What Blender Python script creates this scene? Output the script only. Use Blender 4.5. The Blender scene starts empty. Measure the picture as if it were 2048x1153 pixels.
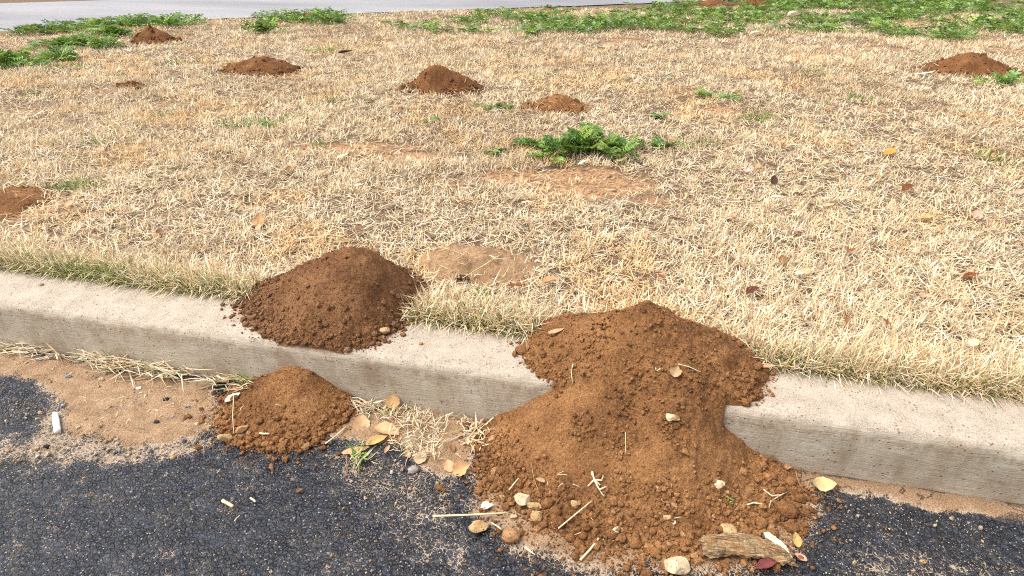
import bpy, math, random
import numpy as np
from mathutils import Matrix, Vector

random.seed(7)
RNG = np.random.default_rng(11)
SC = bpy.context.scene
COL = SC.collection

# ------------------------------------------------------------------ camera
PITCH, YAW, FPX = 0.526, 0.222, 1200.0            # focal length in pixels of a 2048 wide frame
CAM = np.array([0.0, -1.056, 1.013])
RIGHT = np.array([math.cos(YAW), math.sin(YAW), 0.0])
FH = np.array([-math.sin(YAW), math.cos(YAW), 0.0])
FWD = FH * math.cos(PITCH) + np.array([0, 0, -1.0]) * math.sin(PITCH)
UP = FH * math.sin(PITCH) + np.array([0, 0, 1.0]) * math.cos(PITCH)
cam = bpy.data.cameras.new('camera')
cam.sensor_fit = 'HORIZONTAL'
cam.sensor_width = 36.0
cam.lens = FPX / 2048 * 36
cam.clip_start = 0.02
cam.clip_end = 600
cam_o = bpy.data.objects.new('camera', cam)
COL.objects.link(cam_o)
m = Matrix.Identity(4)
for i in range(3):
    m[i][0], m[i][1], m[i][2], m[i][3] = RIGHT[i], UP[i], -FWD[i], CAM[i]
cam_o.matrix_world = m
SC.camera = cam_o

# ------------------------------------------------------------------ light
SUN_EL, SUN_AZ = 62.0, 108.0      # azimuth: degrees from +Y towards -X (veiled sun, high on the left)
w = bpy.data.worlds.new('World')
SC.world = w
w.use_nodes = True
nt = w.node_tree
bg = nt.nodes['Background']
sky = nt.nodes.new('ShaderNodeTexSky')
sky.sky_type = 'NISHITA'
sky.sun_disc = False
sky.sun_elevation = math.radians(SUN_EL)
sky.sun_rotation = math.radians(-SUN_AZ)
sky.air_density = 1.0
sky.dust_density = 4.0
hs = nt.nodes.new('ShaderNodeHueSaturation')
hs.inputs['Saturation'].default_value = 0.22      # thin bright cloud: a whitish sky
nt.links.new(sky.outputs[0], hs.inputs['Color'])
nt.links.new(hs.outputs[0], bg.inputs[0])
bg.inputs[1].default_value = 0.11
sun = bpy.data.lights.new('sun', 'SUN')
sun.energy = 1.5
sun.angle = math.radians(48)
sun.color = (1.0, 0.975, 0.94)
sun_o = bpy.data.objects.new('sun', sun)
COL.objects.link(sun_o)
sd = Vector((-math.sin(math.radians(SUN_AZ)) * math.cos(math.radians(SUN_EL)),
             math.cos(math.radians(SUN_AZ)) * math.cos(math.radians(SUN_EL)), math.sin(math.radians(SUN_EL))))
sun_o.rotation_euler = sd.to_track_quat('Z', 'Y').to_euler()
sun_o.location = sd * 20
SC.view_settings.view_transform = 'Standard'
SC.view_settings.look = 'None'
SC.view_settings.gamma = 1
SC.view_settings.use_curve_mapping = False
SC.view_settings.exposure = 1.42
SC.cycles.max_bounces = 8
SC.cycles.diffuse_bounces = 3
SC.cycles.use_denoising = False
SC.cycles.filter_width = 1.1

# ------------------------------------------------------------------ helpers
KH, KW = 0.15, 0.172       # kerb height and top width; kerb front face lies on Y = 0

def ray(px, py):
    return FWD + (px - 1024) / FPX * RIGHT - (py - 576.5) / FPX * UP

def at(px, py, z=KH):
    D = ray(px, py)
    return CAM + D * (z - CAM[2]) / D[2]

def scale_at(P):
    return FPX / float((np.asarray(P) - CAM) @ FWD)     # 2048-frame pixels per metre

TAB = RNG.random((256, 256))

def vnoise(x, y, seed=0):
    x = np.asarray(x, float) + seed * 37.17; y = np.asarray(y, float) + seed * 91.73
    xi = np.floor(x).astype(int); yi = np.floor(y).astype(int)
    fx = x - xi; fy = y - yi
    fx = fx * fx * (3 - 2 * fx); fy = fy * fy * (3 - 2 * fy)
    a = TAB[xi % 256, yi % 256]; b = TAB[(xi + 1) % 256, yi % 256]
    c = TAB[xi % 256, (yi + 1) % 256]; d = TAB[(xi + 1) % 256, (yi + 1) % 256]
    return (a * (1 - fx) + b * fx) * (1 - fy) + (c * (1 - fx) + d * fx) * fy

def fbm(x, y, seed=0, oct=4, gain=0.5):
    s = 0; a = 1; t = 0
    for i in range(oct):
        s = s + a * vnoise(np.asarray(x) * 2 ** i, np.asarray(y) * 2 ** i, seed + i * 3.3); t += a; a *= gain
    return s / t * 2 - 1       # -1..1

def sstep(a, b, x):
    t = np.clip((np.asarray(x, float) - a) / (b - a), 0, 1)
    return t * t * (3 - 2 * t)

def in_poly(x, y, poly):
    x = np.asarray(x); y = np.asarray(y); ins = np.zeros(x.shape, bool); n = len(poly)
    for i in range(n):
        x1, y1 = poly[i]; x2, y2 = poly[(i + 1) % n]
        c = ((y1 > y) != (y2 > y)) & (x < (x2 - x1) * (y - y1) / (y2 - y1 + 1e-12) + x1)
        ins ^= c
    return ins

def poly_sdf(x, y, poly):      # positive inside
    x = np.asarray(x, float); y = np.asarray(y, float); d = np.full(x.shape, 1e9); n = len(poly)
    for i in range(n):
        ax, ay = poly[i]; bx, by = poly[(i + 1) % n]
        ex, ey = bx - ax, by - ay
        t = np.clip(((x - ax) * ex + (y - ay) * ey) / (ex * ex + ey * ey + 1e-12), 0, 1)
        d = np.minimum(d, np.hypot(x - ax - t * ex, y - ay - t * ey))
    return np.where(in_poly(x, y, poly), d, -d)

def wpoly(pts, z):
    return [tuple(at(a, b, z)[:2]) for a, b in pts]

def raw_mesh(name, V, loops, starts, smooth=False, cols=None, attrs=None):
    me = bpy.data.meshes.new(name)
    V = np.ascontiguousarray(V, np.float32)
    me.vertices.add(len(V)); me.vertices.foreach_set('co', V.ravel())
    me.loops.add(len(loops)); me.loops.foreach_set('vertex_index', np.ascontiguousarray(loops, np.int32))
    me.polygons.add(len(starts)); me.polygons.foreach_set('loop_start', np.ascontiguousarray(starts, np.int32))
    me.update(calc_edges=True)
    me.polygons.foreach_set('use_smooth', np.full(len(starts), smooth))
    if cols is not None:
        a = me.color_attributes.new('Col', 'FLOAT_COLOR', 'POINT')
        c = np.ones((len(V), 4), np.float32); c[:, :3] = cols
        a.data.foreach_set('color', c.ravel())
    for k, v in (attrs or {}).items():
        a = me.attributes.new(k, 'FLOAT', 'POINT')
        a.data.foreach_set('value', np.ascontiguousarray(v, np.float32))
    return me

def quads(F):
    F = np.asarray(F)
    return F.ravel(), np.arange(len(F)) * F.shape[1]

def link(name, me, mat=None, parent=None, loc=None):
    if isinstance(me, bpy.types.Mesh) and mat is not None and len(me.materials) == 0:
        me.materials.append(mat)
    o = bpy.data.objects.new(name, me)
    COL.objects.link(o)
    if parent is not None: o.parent = parent
    if loc is not None: o.location = loc
    return o

def tag(o, label=None, cat=None, group=None, kind=None):
    if label: o['label'] = label
    if cat: o['category'] = cat
    if group: o['group'] = group
    if kind: o['kind'] = kind
    return o

def empty(name, loc=(0, 0, 0)):
    o = bpy.data.objects.new(name, None)
    o.empty_display_size = 0.03
    o.location = loc
    COL.objects.link(o)
    return o

def grid_mesh(name, xs, ys, zf, keep=None, attrs=None, smooth=True, origin=(0, 0, 0)):
    X, Y = np.meshgrid(xs, ys)
    Z = zf(X, Y)
    nx = len(xs)
    idx = np.arange(X.size).reshape(X.shape)
    F = np.stack([idx[:-1, :-1], idx[:-1, 1:], idx[1:, 1:], idx[1:, :-1]], -1).reshape(-1, 4)
    at_ = {k: f(X, Y).ravel() for k, f in (attrs or {}).items()}
    V = np.stack([X, Y, Z], -1).reshape(-1, 3)
    if keep is not None:
        K = keep(X, Y, Z).ravel()
        F = F[K[F].any(1)]
        used = np.unique(F); rm = np.full(len(V), -1); rm[used] = np.arange(len(used))
        V = V[used]; F = rm[F]; at_ = {k: v[used] for k, v in at_.items()}
    lo, st = quads(F)
    return raw_mesh(name, V - np.array(origin), lo, st, smooth, attrs=at_), V

# ------------------------------------------------------------------ materials
class NT:
    def __init__(s, name):
        s.m = bpy.data.materials.new(name); s.m.use_nodes = True
        s.t = s.m.node_tree; s.b = s.t.nodes['Principled BSDF']; s.o = s.t.nodes['Material Output']
        s.geo = s.t.nodes.new('ShaderNodeNewGeometry')
        s.b.inputs['Roughness'].default_value = 0.9
        s.b.inputs['Specular IOR Level'].default_value = 0.2
    def put(s, sock, v):
        if isinstance(v, bpy.types.NodeSocket): s.t.links.new(v, sock)
        else: sock.default_value = v
    def n(s, typ, **kw):
        x = s.t.nodes.new(typ)
        for k, v in kw.items(): setattr(x, k, v)
        return x
    def pos(s, sc=(1, 1, 1)):
        v = s.n('ShaderNodeVectorMath', operation='MULTIPLY')
        s.t.links.new(s.geo.outputs['Position'], v.inputs[0]); v.inputs[1].default_value = sc
        return v.outputs[0]
    def noise(s, scale, detail=4, rough=0.55, vec=None, dist=0.0):
        x = s.n('ShaderNodeTexNoise')
        x.inputs['Scale'].default_value = scale; x.inputs['Detail'].default_value = detail
        x.inputs['Roughness'].default_value = rough; x.inputs['Distortion'].default_value = dist
        s.put(x.inputs['Vector'], vec if vec is not None else s.pos())
        return x.outputs['Fac']
    def voro(s, scale, feature='F1', rand=1.0, vec=None):
        x = s.n('ShaderNodeTexVoronoi', feature=feature)
        x.inputs['Scale'].default_value = scale; x.inputs['Randomness'].default_value = rand
        s.put(x.inputs['Vector'], vec if vec is not None else s.pos())
        return x
    def ramp(s, fac, stops):
        x = s.n('ShaderNodeValToRGB'); e = x.color_ramp.elements
        while len(e) < len(stops): e.new(0.5)
        for i, (p, c) in enumerate(stops):
            e[i].position = p
            e[i].color = (c[0], c[1], c[2], 1) if not isinstance(c, (int, float)) else (c, c, c, 1)
        s.put(x.inputs[0], fac)
        return x.outputs[0]
    def mix(s, fac, a, b, mode='MIX'):
        x = s.n('ShaderNodeMix', data_type='RGBA', blend_type=mode)
        s.put(x.inputs['Factor'], fac)
        for sock, v in ((x.inputs['A'], a), (x.inputs['B'], b)):
            s.put(sock, (*v, 1) if isinstance(v, tuple) and len(v) == 3 else v)
        return x.outputs['Result']
    def math(s, op, a, b=0.0, c=0.0):
        x = s.n('ShaderNodeMath', operation=op)
        for i, v in enumerate((a, b, c)): s.put(x.inputs[i], v)
        return x.outputs[0]
    def rng(s, v, a, b, c=0.0, d=1.0):
        x = s.n('ShaderNodeMapRange', interpolation_type='SMOOTHSTEP')
        s.put(x.inputs['Value'], v)
        for k, q in (('From Min', a), ('From Max', b), ('To Min', c), ('To Max', d)): x.inputs[k].default_value = q
        return x.outputs[0]
    def attr(s, name):
        x = s.n('ShaderNodeAttribute'); x.attribute_name = name
        return x
    def bump(s, h, strength=0.6, dist=0.004, prev=None):
        x = s.n('ShaderNodeBump')
        x.inputs['Strength'].default_value = strength; x.inputs['Distance'].default_value = dist
        s.put(x.inputs['Height'], h)
        if prev is not None: s.put(x.inputs['Normal'], prev)
        return x.outputs[0]
    def out(s, col=None, nrm=None, rough=None):
        if col is not None: s.put(s.b.inputs['Base Color'], (*col, 1) if isinstance(col, tuple) and len(col) == 3 else col)
        if nrm is not None: s.put(s.b.inputs['Normal'], nrm)
        if rough is not None: s.put(s.b.inputs['Roughness'], rough)
        return s.m

def soil_mat(name, dark, mid, light, attr=False):
    k = NT(name)
    a = k.noise(9, 5, 0.6); b = k.noise(210, 5, 0.75)
    f = k.math('ADD', k.math('MULTIPLY', a, 0.4), k.math('MULTIPLY', b, 0.6))
    c = k.ramp(f, [(0.36, dark), (0.5, mid), (0.64, light)])
    if attr:
        c = k.mix(1.0, c, k.attr('Col').outputs['Color'], 'MULTIPLY')
    sp = k.voro(420)
    spk = k.rng(k.math('MULTIPLY', sp.outputs['Distance'], 1.0), 0.0, 0.16, 1.0, 0.0)
    sel = k.rng(k.math('MULTIPLY', k.n('ShaderNodeSeparateColor').outputs[0], 1.0), 0.8, 0.9)
    s2 = k.t.nodes.new('ShaderNodeSeparateColor'); k.t.links.new(sp.outputs['Color'], s2.inputs[0])
    sel = k.rng(s2.outputs[0], 0.86, 0.92)
    c = k.mix(k.math('MULTIPLY', k.math('MULTIPLY', spk, sel), 0.55), c, tuple(min(1, x * 1.5 + 0.08) for x in light))
    nb = k.bump(k.noise(330, 4, 0.7), 0.8, 0.004)
    nb = k.bump(k.noise(90, 4, 0.6), 0.7, 0.008, nb)
    return k.out(c, nb, 0.95)

M_SOIL = soil_mat('soil_orange', (0.066, 0.028, 0.011), (0.200, 0.090, 0.033), (0.335, 0.172, 0.070))
M_SOIL_C = soil_mat('soil_orange_crumb', (0.080, 0.034, 0.013), (0.205, 0.094, 0.035), (0.33, 0.170, 0.070), True)
M_DARK = soil_mat('soil_dark_brown', (0.056, 0.024, 0.010), (0.158, 0.071, 0.029), (0.255, 0.130, 0.057))
M_DARK_C = soil_mat('soil_dark_crumb', (0.060, 0.026, 0.012), (0.145, 0.068, 0.030), (0.235, 0.122, 0.058), True)
M_FAR = soil_mat('soil_red_brown', (0.055, 0.021, 0.008), (0.140, 0.058, 0.020), (0.235, 0.108, 0.040))
M_FAR_C = soil_mat('soil_red_crumb', (0.055, 0.021, 0.008), (0.140, 0.058, 0.020), (0.235, 0.108, 0.040), True)
M_PALE = soil_mat('soil_pale_crust', (0.13, 0.074, 0.036), (0.285, 0.172, 0.090), (0.42, 0.275, 0.16))
M_PALE_C = soil_mat('soil_pale_crumb', (0.22, 0.125, 0.065), (0.36, 0.22, 0.125), (0.46, 0.305, 0.185), True)

def lawn_mat():
    k = NT('lawn_soil')
    n1 = k.noise(60, 5, 0.65); n2 = k.noise(420, 3, 0.7)
    th = k.ramp(k.math('ADD', k.math('MULTIPLY', n1, 0.5), k.math('MULTIPLY', n2, 0.5)),
                [(0.34, (0.045, 0.028, 0.018)), (0.5, (0.13, 0.083, 0.05)), (0.68, (0.32, 0.22, 0.13))])  # dark end paints in the shade of the gaps between blades
    so = k.ramp(n1, [(0.36, (0.15, 0.08, 0.04)), (0.5, (0.30, 0.17, 0.086)), (0.64, (0.42, 0.26, 0.148))])
    b = k.attr('bare').outputs['Fac']
    f = k.rng(k.math('ADD', b, k.math('MULTIPLY', k.math('SUBTRACT', k.noise(45, 5, 0.75), 0.5), 1.4)), 0.2, 0.8)
    nb = k.bump(n2, 0.7, 0.004); nb = k.bump(n1, 0.7, 0.01, nb)
    return k.out(k.mix(f, th, so), nb, 0.95)

def straw_mat(name='dry_grass_blade', trans=0.2):
    k = NT(name)
    c = k.attr('Col').outputs['Color']
    d = k.n('ShaderNodeBsdfDiffuse'); t = k.n('ShaderNodeBsdfTranslucent'); mx = k.n('ShaderNodeMixShader')
    k.put(d.inputs[0], c); k.put(t.inputs[0], c); mx.inputs[0].default_value = trans
    k.t.links.new(d.outputs[0], mx.inputs[1]); k.t.links.new(t.outputs[0], mx.inputs[2])
    g = k.n('ShaderNodeBsdfGlossy'); g.inputs['Roughness'].default_value = 0.45
    m2 = k.n('ShaderNodeMixShader'); m2.inputs[0].default_value = 0.05
    k.t.links.new(mx.outputs[0], m2.inputs[1]); k.t.links.new(g.outputs[0], m2.inputs[2])
    k.t.links.new(m2.outputs[0], k.o.inputs[0])
    return k.m

M_STRAW = straw_mat()
M_GREEN = straw_mat('weed_leaf', 0.3)

def concrete_mat():
    k = NT('kerb_concrete')
    sx = k.n('ShaderNodeSeparateXYZ'); k.t.links.new(k.geo.outputs['Position'], sx.inputs[0])
    nz = k.n('ShaderNodeSeparateXYZ'); k.t.links.new(k.geo.outputs['Normal'], nz.inputs[0])
    wob = k.math('MULTIPLY', k.math('SUBTRACT', k.noise(14, 4, 0.6), 0.5), 0.035)
    face = k.rng(k.math('ADD', sx.outputs['Z'], wob), 0.145, 0.134)
    fine = k.noise(300, 5, 0.8); mid = k.noise(22, 5, 0.65)
    top = k.ramp(k.math('ADD', k.math('MULTIPLY', fine, 0.75), k.math('MULTIPLY', mid, 0.25)),
                 [(0.36, (0.155, 0.122, 0.092)), (0.47, (0.33, 0.273, 0.212)), (0.60, (0.45, 0.38, 0.305))])
    stk = k.noise(1.0, 5, 0.65, k.pos((38, 38, 7)))
    brs = k.noise(1.0, 4, 0.7, k.pos((16, 60, 320)))
    blot = k.noise(8, 5, 0.65)
    fc = k.ramp(blot, [(0.34, (0.33, 0.245, 0.16)), (0.5, (0.48, 0.40, 0.295)), (0.66, (0.56, 0.49, 0.385))])
    fc = k.mix(k.rng(stk, 0.50, 0.70, 0, 0.36), fc, (0.25, 0.175, 0.115))
    fc = k.mix(k.rng(stk, 0.46, 0.30, 0, 0.4), fc, (0.50, 0.48, 0.43))
    fc = k.mix(k.rng(brs, 0.42, 0.60, 0.0, 0.48), fc, (0.24, 0.205, 0.16))
    fc = k.mix(k.rng(fine, 0.5, 0.7, 0, 0.45), fc, (0.58, 0.52, 0.43))
    fc = k.mix(k.rng(fine, 0.46, 0.30, 0, 0.3), fc, (0.17, 0.13, 0.09))
    # brown gritty line just under the arris
    grit = k.math('MULTIPLY', k.rng(k.math('ADD', sx.outputs['Z'], k.math('MULTIPLY', wob, 0.7)), 0.100, 0.116),
                  k.rng(k.math('ADD', sx.outputs['Z'], k.math('MULTIPLY', wob, 0.7)), 0.134, 0.120))
    fc = k.mix(k.math('MULTIPLY', grit, k.rng(k.noise(90, 3, 0.7), 0.42, 0.62, 0, 0.55)), fc, (0.27, 0.17, 0.105))
    c = k.mix(face, top, fc)
    sn = k.math('ADD', k.attr('stain').outputs['Fac'], k.math('MULTIPLY', k.math('SUBTRACT', k.noise(120, 4, 0.75), 0.55), 1.6))
    c = k.mix(k.rng(sn, 0.25, 0.85, 0, 0.75), c, (0.25, 0.135, 0.066))
    # dark pits and pale grains
    v = k.voro(150, vec=k.mix(0.04, k.pos(), k.noise(9, 3))); s2 = k.t.nodes.new('ShaderNodeSeparateColor'); k.t.links.new(v.outputs['Color'], s2.inputs[0])
    pit = k.math('MULTIPLY', k.rng(k.math('SUBTRACT', v.outputs['Distance'], k.math('MULTIPLY', s2.outputs[1], 0.22)), 0.20, 0.0), k.rng(s2.outputs[0], 0.76, 0.84))
    c = k.mix(k.math('MULTIPLY', pit, 0.6), c, (0.12, 0.088, 0.062))
    v3 = k.voro(330); s4 = k.t.nodes.new('ShaderNodeSeparateColor'); k.t.links.new(v3.outputs['Color'], s4.inputs[0])
    g2 = k.math('MULTIPLY', k.rng(v3.outputs['Distance'], 0.4, 0.2), k.rng(s4.outputs[1], 0.72, 0.8))
    c = k.mix(k.math('MULTIPLY', g2, 0.5), c, (0.42, 0.26, 0.16))
    h = k.math('SUBTRACT', k.math('ADD', k.math('MULTIPLY', fine, 0.5), k.math('MULTIPLY', brs, k.math('MULTIPLY', face, 0.5))), pit)
    return k.out(c, k.bump(h, 0.75, 0.004), 0.92)

def asphalt_mat():
    k = NT('asphalt')
    v = k.voro(115); ve = k.voro(115, 'DISTANCE_TO_EDGE'); sc = k.t.nodes.new('ShaderNodeSeparateColor'); k.t.links.new(v.outputs['Color'], sc.inputs[0])
    v2 = k.voro(230); s3 = k.t.nodes.new('ShaderNodeSeparateColor'); k.t.links.new(v2.outputs['Color'], s3.inputs[0])
    c = k.ramp(sc.outputs[0], [(0.0, (0.004, 0.006, 0.011)), (0.6, (0.011, 0.015, 0.024)), (1.0, (0.028, 0.034, 0.048))])
    lite = k.math('MULTIPLY', k.rng(v2.outputs['Distance'], 0.45, 0.2), k.rng(s3.outputs[1], 0.90, 0.93))  # rare light stones; the specks also paint white glints into the colour
    c = k.mix(k.math('MULTIPLY', lite, 0.8), c, (0.42, 0.38, 0.34))
    gap = k.rng(ve.outputs['Distance'], 0.16, 0.02)
    dust = k.attr('dust').outputs['Fac']; mud = k.attr('mud').outputs['Fac']
    brk = k.math('ADD', k.math('ADD', k.math('MULTIPLY', k.noise(26, 5, 0.75), 0.8), k.math('MULTIPLY', k.noise(170, 4, 0.75), 0.75)), k.math('MULTIPLY', gap, 0.16))
    crev = k.math('MULTIPLY', gap, k.rng(k.noise(40, 5, 0.75), 0.50, 0.68, 0.0, 0.55))
    c = k.mix(crev, c, (0.22, 0.165, 0.12))
    c = k.mix(k.rng(k.noise(6, 5, 0.65), 0.5, 0.78, 0, 0.3), c, (0.075, 0.070, 0.068))
    f = k.rng(k.math('ADD', dust, k.math('MULTIPLY', k.math('SUBTRACT', brk, 0.80), 1.25)), 0.45, 0.66)
    fine = k.noise(300, 4, 0.7)
    dc = k.ramp(fine, [(0.36, (0.20, 0.14, 0.092)), (0.5, (0.325, 0.24, 0.168)), (0.64, (0.44, 0.345, 0.255))])
    mc = k.ramp(k.math('ADD', k.math('MULTIPLY', fine, 0.6), k.math('MULTIPLY', k.noise(25, 4), 0.4)),
                [(0.38, (0.15, 0.085, 0.042)), (0.5, (0.265, 0.16, 0.083)), (0.62, (0.36, 0.235, 0.138))])
    wv = k.n('ShaderNodeVectorMath', operation='ADD'); nc = k.n('ShaderNodeTexNoise'); nc.inputs['Scale'].default_value = 16; nc.inputs['Detail'].default_value = 4
    k.put(nc.inputs['Vector'], k.pos()); sc_ = k.n('ShaderNodeVectorMath', operation='SCALE'); k.t.links.new(nc.outputs['Color'], sc_.inputs[0]); sc_.inputs['Scale'].default_value = .09
    k.put(wv.inputs[0], k.pos((0.42, 0.8, 1))); k.t.links.new(sc_.outputs[0], wv.inputs[1])
    cr = k.voro(15, 'DISTANCE_TO_EDGE', 1.0, wv.outputs[0])
    crack = k.math('MULTIPLY', k.rng(cr.outputs['Distance'], 0.022, 0.008), k.attr('crack').outputs['Fac'])
    dc = k.mix(k.rng(mud, 0.35, 0.7), dc, mc)
    c = k.mix(f, c, dc)
    c = k.mix(k.math('MULTIPLY', k.attr('crack').outputs['Fac'], 0.6), c, k.ramp(fine, [(0.36, (0.15, 0.085, 0.042)), (0.64, (0.30, 0.185, 0.10))]))
    c = k.mix(k.math('MULTIPLY', crack, 0.85), c, (0.06, 0.035, 0.02))
    rough = k.math('ADD', 0.26, k.math('MULTIPLY', f, 0.6))
    rough = k.math('ADD', rough, k.math('MULTIPLY', k.noise(50, 3), 0.12))
    stone_h = k.math('MULTIPLY', k.math('ADD', k.rng(ve.outputs['Distance'], 0.0, 0.14), k.math('MULTIPLY', sc.outputs[1], 0.8)), k.rng(k.noise(20, 4, 0.7), 0.36, 0.6, 0.3, 1.0))
    h = k.math('ADD', k.math('MULTIPLY', stone_h, k.math('SUBTRACT', 1.0, k.math('MULTIPLY', f, 0.75))), k.math('MULTIPLY', k.noise(240, 4, 0.75), 0.8))
    h = k.math('SUBTRACT', h, k.math('MULTIPLY', crack, 1.5))
    k.b.inputs['Specular IOR Level'].default_value = 0.55
    return k.out(c, k.bump(h, 0.9, 0.0042), rough)

def road_mat():
    k = NT('far_road')
    v = k.noise(55, 4, 0.7)
    st = k.noise(1.0, 4, 0.6, k.pos((0.25, 0.9, 1)))
    c = k.ramp(k.math('ADD', k.math('MULTIPLY', v, 0.4), k.math('MULTIPLY', st, 0.6)),
               [(0.36, (0.155, 0.153, 0.162)), (0.5, (0.235, 0.23, 0.238)), (0.65, (0.30, 0.285, 0.285))])
    return k.out(c, k.bump(v, 0.5, 0.006), 0.85)

M_LAWN = lawn_mat(); M_KERB = concrete_mat(); M_ASPH = asphalt_mat(); M_ROAD = road_mat()

def simple_mat(name, c, var=0.25, scale=60, rough=0.85, bump=0.4, spec=0.2, trans=0.0):
    k = NT(name)
    n = k.noise(scale, 4, 0.65)
    lo = tuple(x * (1 - var) for x in c); hi = tuple(min(1, x * (1 + var)) for x in c)
    k.b.inputs['Specular IOR Level'].default_value = spec
    col = k.ramp(n, [(0.32, lo), (0.68, hi)])
    if trans:
        k.out(col, k.bump(n, bump, 0.002), rough)
        t = k.n('ShaderNodeBsdfTranslucent'); k.put(t.inputs[0], col)
        mx = k.n('ShaderNodeMixShader'); mx.inputs[0].default_value = trans
        k.t.links.new(k.b.outputs[0], mx.inputs[1]); k.t.links.new(t.outputs[0], mx.inputs[2])
        k.t.links.new(mx.outputs[0], k.o.inputs[0])
        return k.m
    return k.out(col, k.bump(n, bump, 0.003), rough)

# ------------------------------------------------------------------ mound shapes
class Table:
    def __init__(s, pts): s.x, s.y = zip(*pts)
    def __call__(s, r): return np.interp(r, s.x, s.y)

def polar(x, y, cx, cy, xl, xr, yf, yb):
    dx = x - cx; dy = y - cy; r = np.hypot(dx, dy) + 1e-9
    wx = (dx / r) ** 2; wy = 1 - wx
    tx = np.where(dx < 0, xl(r), xr(r)); ty = np.where(dy < 0, yf(r), yb(r))
    return tx * wx + ty * wy

def smax(a, b, k=0.02):
    h = np.clip(0.5 + 0.5 * (a - b) / k, 0, 1)
    return b * (1 - h) + a * h + k * h * (1 - h)

def worley(x, y, f, seed):
    x = np.asarray(x, float) * f; y = np.asarray(y, float) * f; xi = np.floor(x).astype(int); yi = np.floor(y).astype(int)
    d = np.full(np.shape(x), 9.0)
    for a in (-1, 0, 1):
        for b in (-1, 0, 1):
            jx = TAB[(xi + a + seed * 17) % 256, (yi + b) % 256]; jy = TAB[(yi + b + 101) % 256, (xi + a + seed * 29) % 256]
            d = np.minimum(d, np.hypot(xi + a + jx - x, yi + b + jy - y))
    return d

def clumps(x, y, seed, amp=1.0):
    """crumbly surface: patches of rounded clods of two sizes between smoother sand"""
    m1 = sstep(-.05, .4, fbm(x * 15, y * 15, seed, 3)); m2 = sstep(-.25, .35, fbm(x * 24, y * 24, seed + 3, 3))
    a = np.maximum(0, 1 - worley(x, y, 62, seed) * 1.25) ** .8 * .0072 * m1
    b = np.maximum(0, 1 - worley(x, y, 130, seed + 1) * 1.25) ** .8 * .0040 * m2
    return amp * (a + b + .0036 * fbm(x * 88, y * 88, seed + 5, 3, .8))

def lumps(x, y, seed, amp, f):
    n = fbm(x * f, y * f, seed, 4, 0.55)
    r = 1 - np.abs(fbm(x * f * 1.7, y * f * 1.7, seed + 9, 3, 0.6))
    return amp * (n * 0.8 + (r - 0.7) * 0.5)

def lawn_z(x, y):
    f = sstep(0.17, 0.5, y) * sstep(11, 5, np.hypot(x, y))
    return 0.138 + 0.014 * fbm(x * 1.1, y * 1.1, 3, 3) * f + 0.006 * fbm(x * 6, y * 6, 5, 3) * f

def base_z(x, y):
    return np.where(y < 0, 0.0, np.where(y < KW, KH, lawn_z(x, y)))

LOW = dict(xl=Table([(0, .19), (.1, .172), (.16, .148), (.245, .083), (.337, .014), (.37, -.006), (.5, -.06)]),
           xr=Table([(0, .19), (.1, .178), (.15, .150), (.188, .092), (.25, .038), (.34, .006), (.39, -.006), (.5, -.05)]),
           yf=Table([(0, .19), (.06, .152), (.12, .108), (.2, .05), (.26, .016), (.305, .0), (.36, -.015), (.5, -.05)]),
           yb=Table([(0, .19), (.1, .17), (.18, .12), (.24, .0), (.4, -.1)]))
UPP = dict(xl=Table([(0, .154), (.03, .138), (.06, .118), (.12, .087), (.2, .055), (.26, .022), (.285, -.004), (.4, -.1)]),
           xr=Table([(0, .154), (.03, .136), (.06, .114), (.12, .083), (.2, .052), (.25, .030), (.28, .004), (.30, -.02), (.4, -.1)]),
           yf=Table([(0, .154), (.03, .138), (.05, .120), (.1, .082), (.15, .042), (.19, .0), (.3, -.1)]),
           yb=Table([(0, .154), (.04, .112), (.09, .045), (.13, .0), (.2, -.06), (.3, -.15)]))

def H_big(x, y):
    wx_ = .012 * fbm(x * 17, y * 17, 111, 3); wy_ = .012 * fbm(x * 17, y * 17, 117, 3)
    x = x + wx_; y = np.where(np.abs(y) < .03, y, y + wy_ * sstep(.03, .07, np.abs(y)))
    L = polar(x, y, .05, .02, **LOW) + lumps(x, y, 21, .006, 20) + clumps(x, y, 4, .85)
    yy = np.maximum(y, 0.0)
    U = KH + polar(x, yy, .045, .145, **UPP) + lumps(x, y, 31, .014, 16) + clumps(x, y, 7, 1.25) - np.maximum(-y, 0) * 2.5
    # small hollows in the upper heap
    for hx, hy, hr, hd in ((-.02, .10, .025, .02), (.25, .09, .022, .018), (-.1, .06, .012, .012), (.1, .05, .02, .01)):
        U = U - hd * np.exp(-((x - hx) ** 2 + (yy - hy) ** 2) / hr ** 2)
    e0 = np.zeros_like(yy)
    front = polar(x, e0, .045, .145, **UPP) + lumps(x, e0, 31, .013, 16)      # how far the heap stands over the kerb edge
    U = U + np.maximum(-y, 0) * 1.0 * sstep(.012, .05, front)
    U = np.where((y < .012) & (front < .004), -1, U)
    U = np.where((y < .03) & (U < KH + .001) & (front < .004), -1, U)
    return smax(L, U, .028)

def H_kerb(x, y):
    t = polar(x, y, -.715, .215,
              Table([(0, .172), (.05, .150), (.15, .092), (.25, .040), (.33, -.004), (.45, -.08)]),
              Table([(0, .172), (.05, .140), (.10, .075), (.14, .022), (.165, -.01), (.28, -.1)]),
              Table([(0, .172), (.05, .152), (.12, .090), (.17, .04), (.215, -.004), (.3, -.1)]),
              Table([(0, .172), (.06, .14), (.15, .06), (.22, .0), (.3, -.1)]))
    return KH + t + (lumps(x, y, 51, .010, 20) + clumps(x, y, 9, 1.2)) * sstep(-.02, .03, t + .03)

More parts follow.
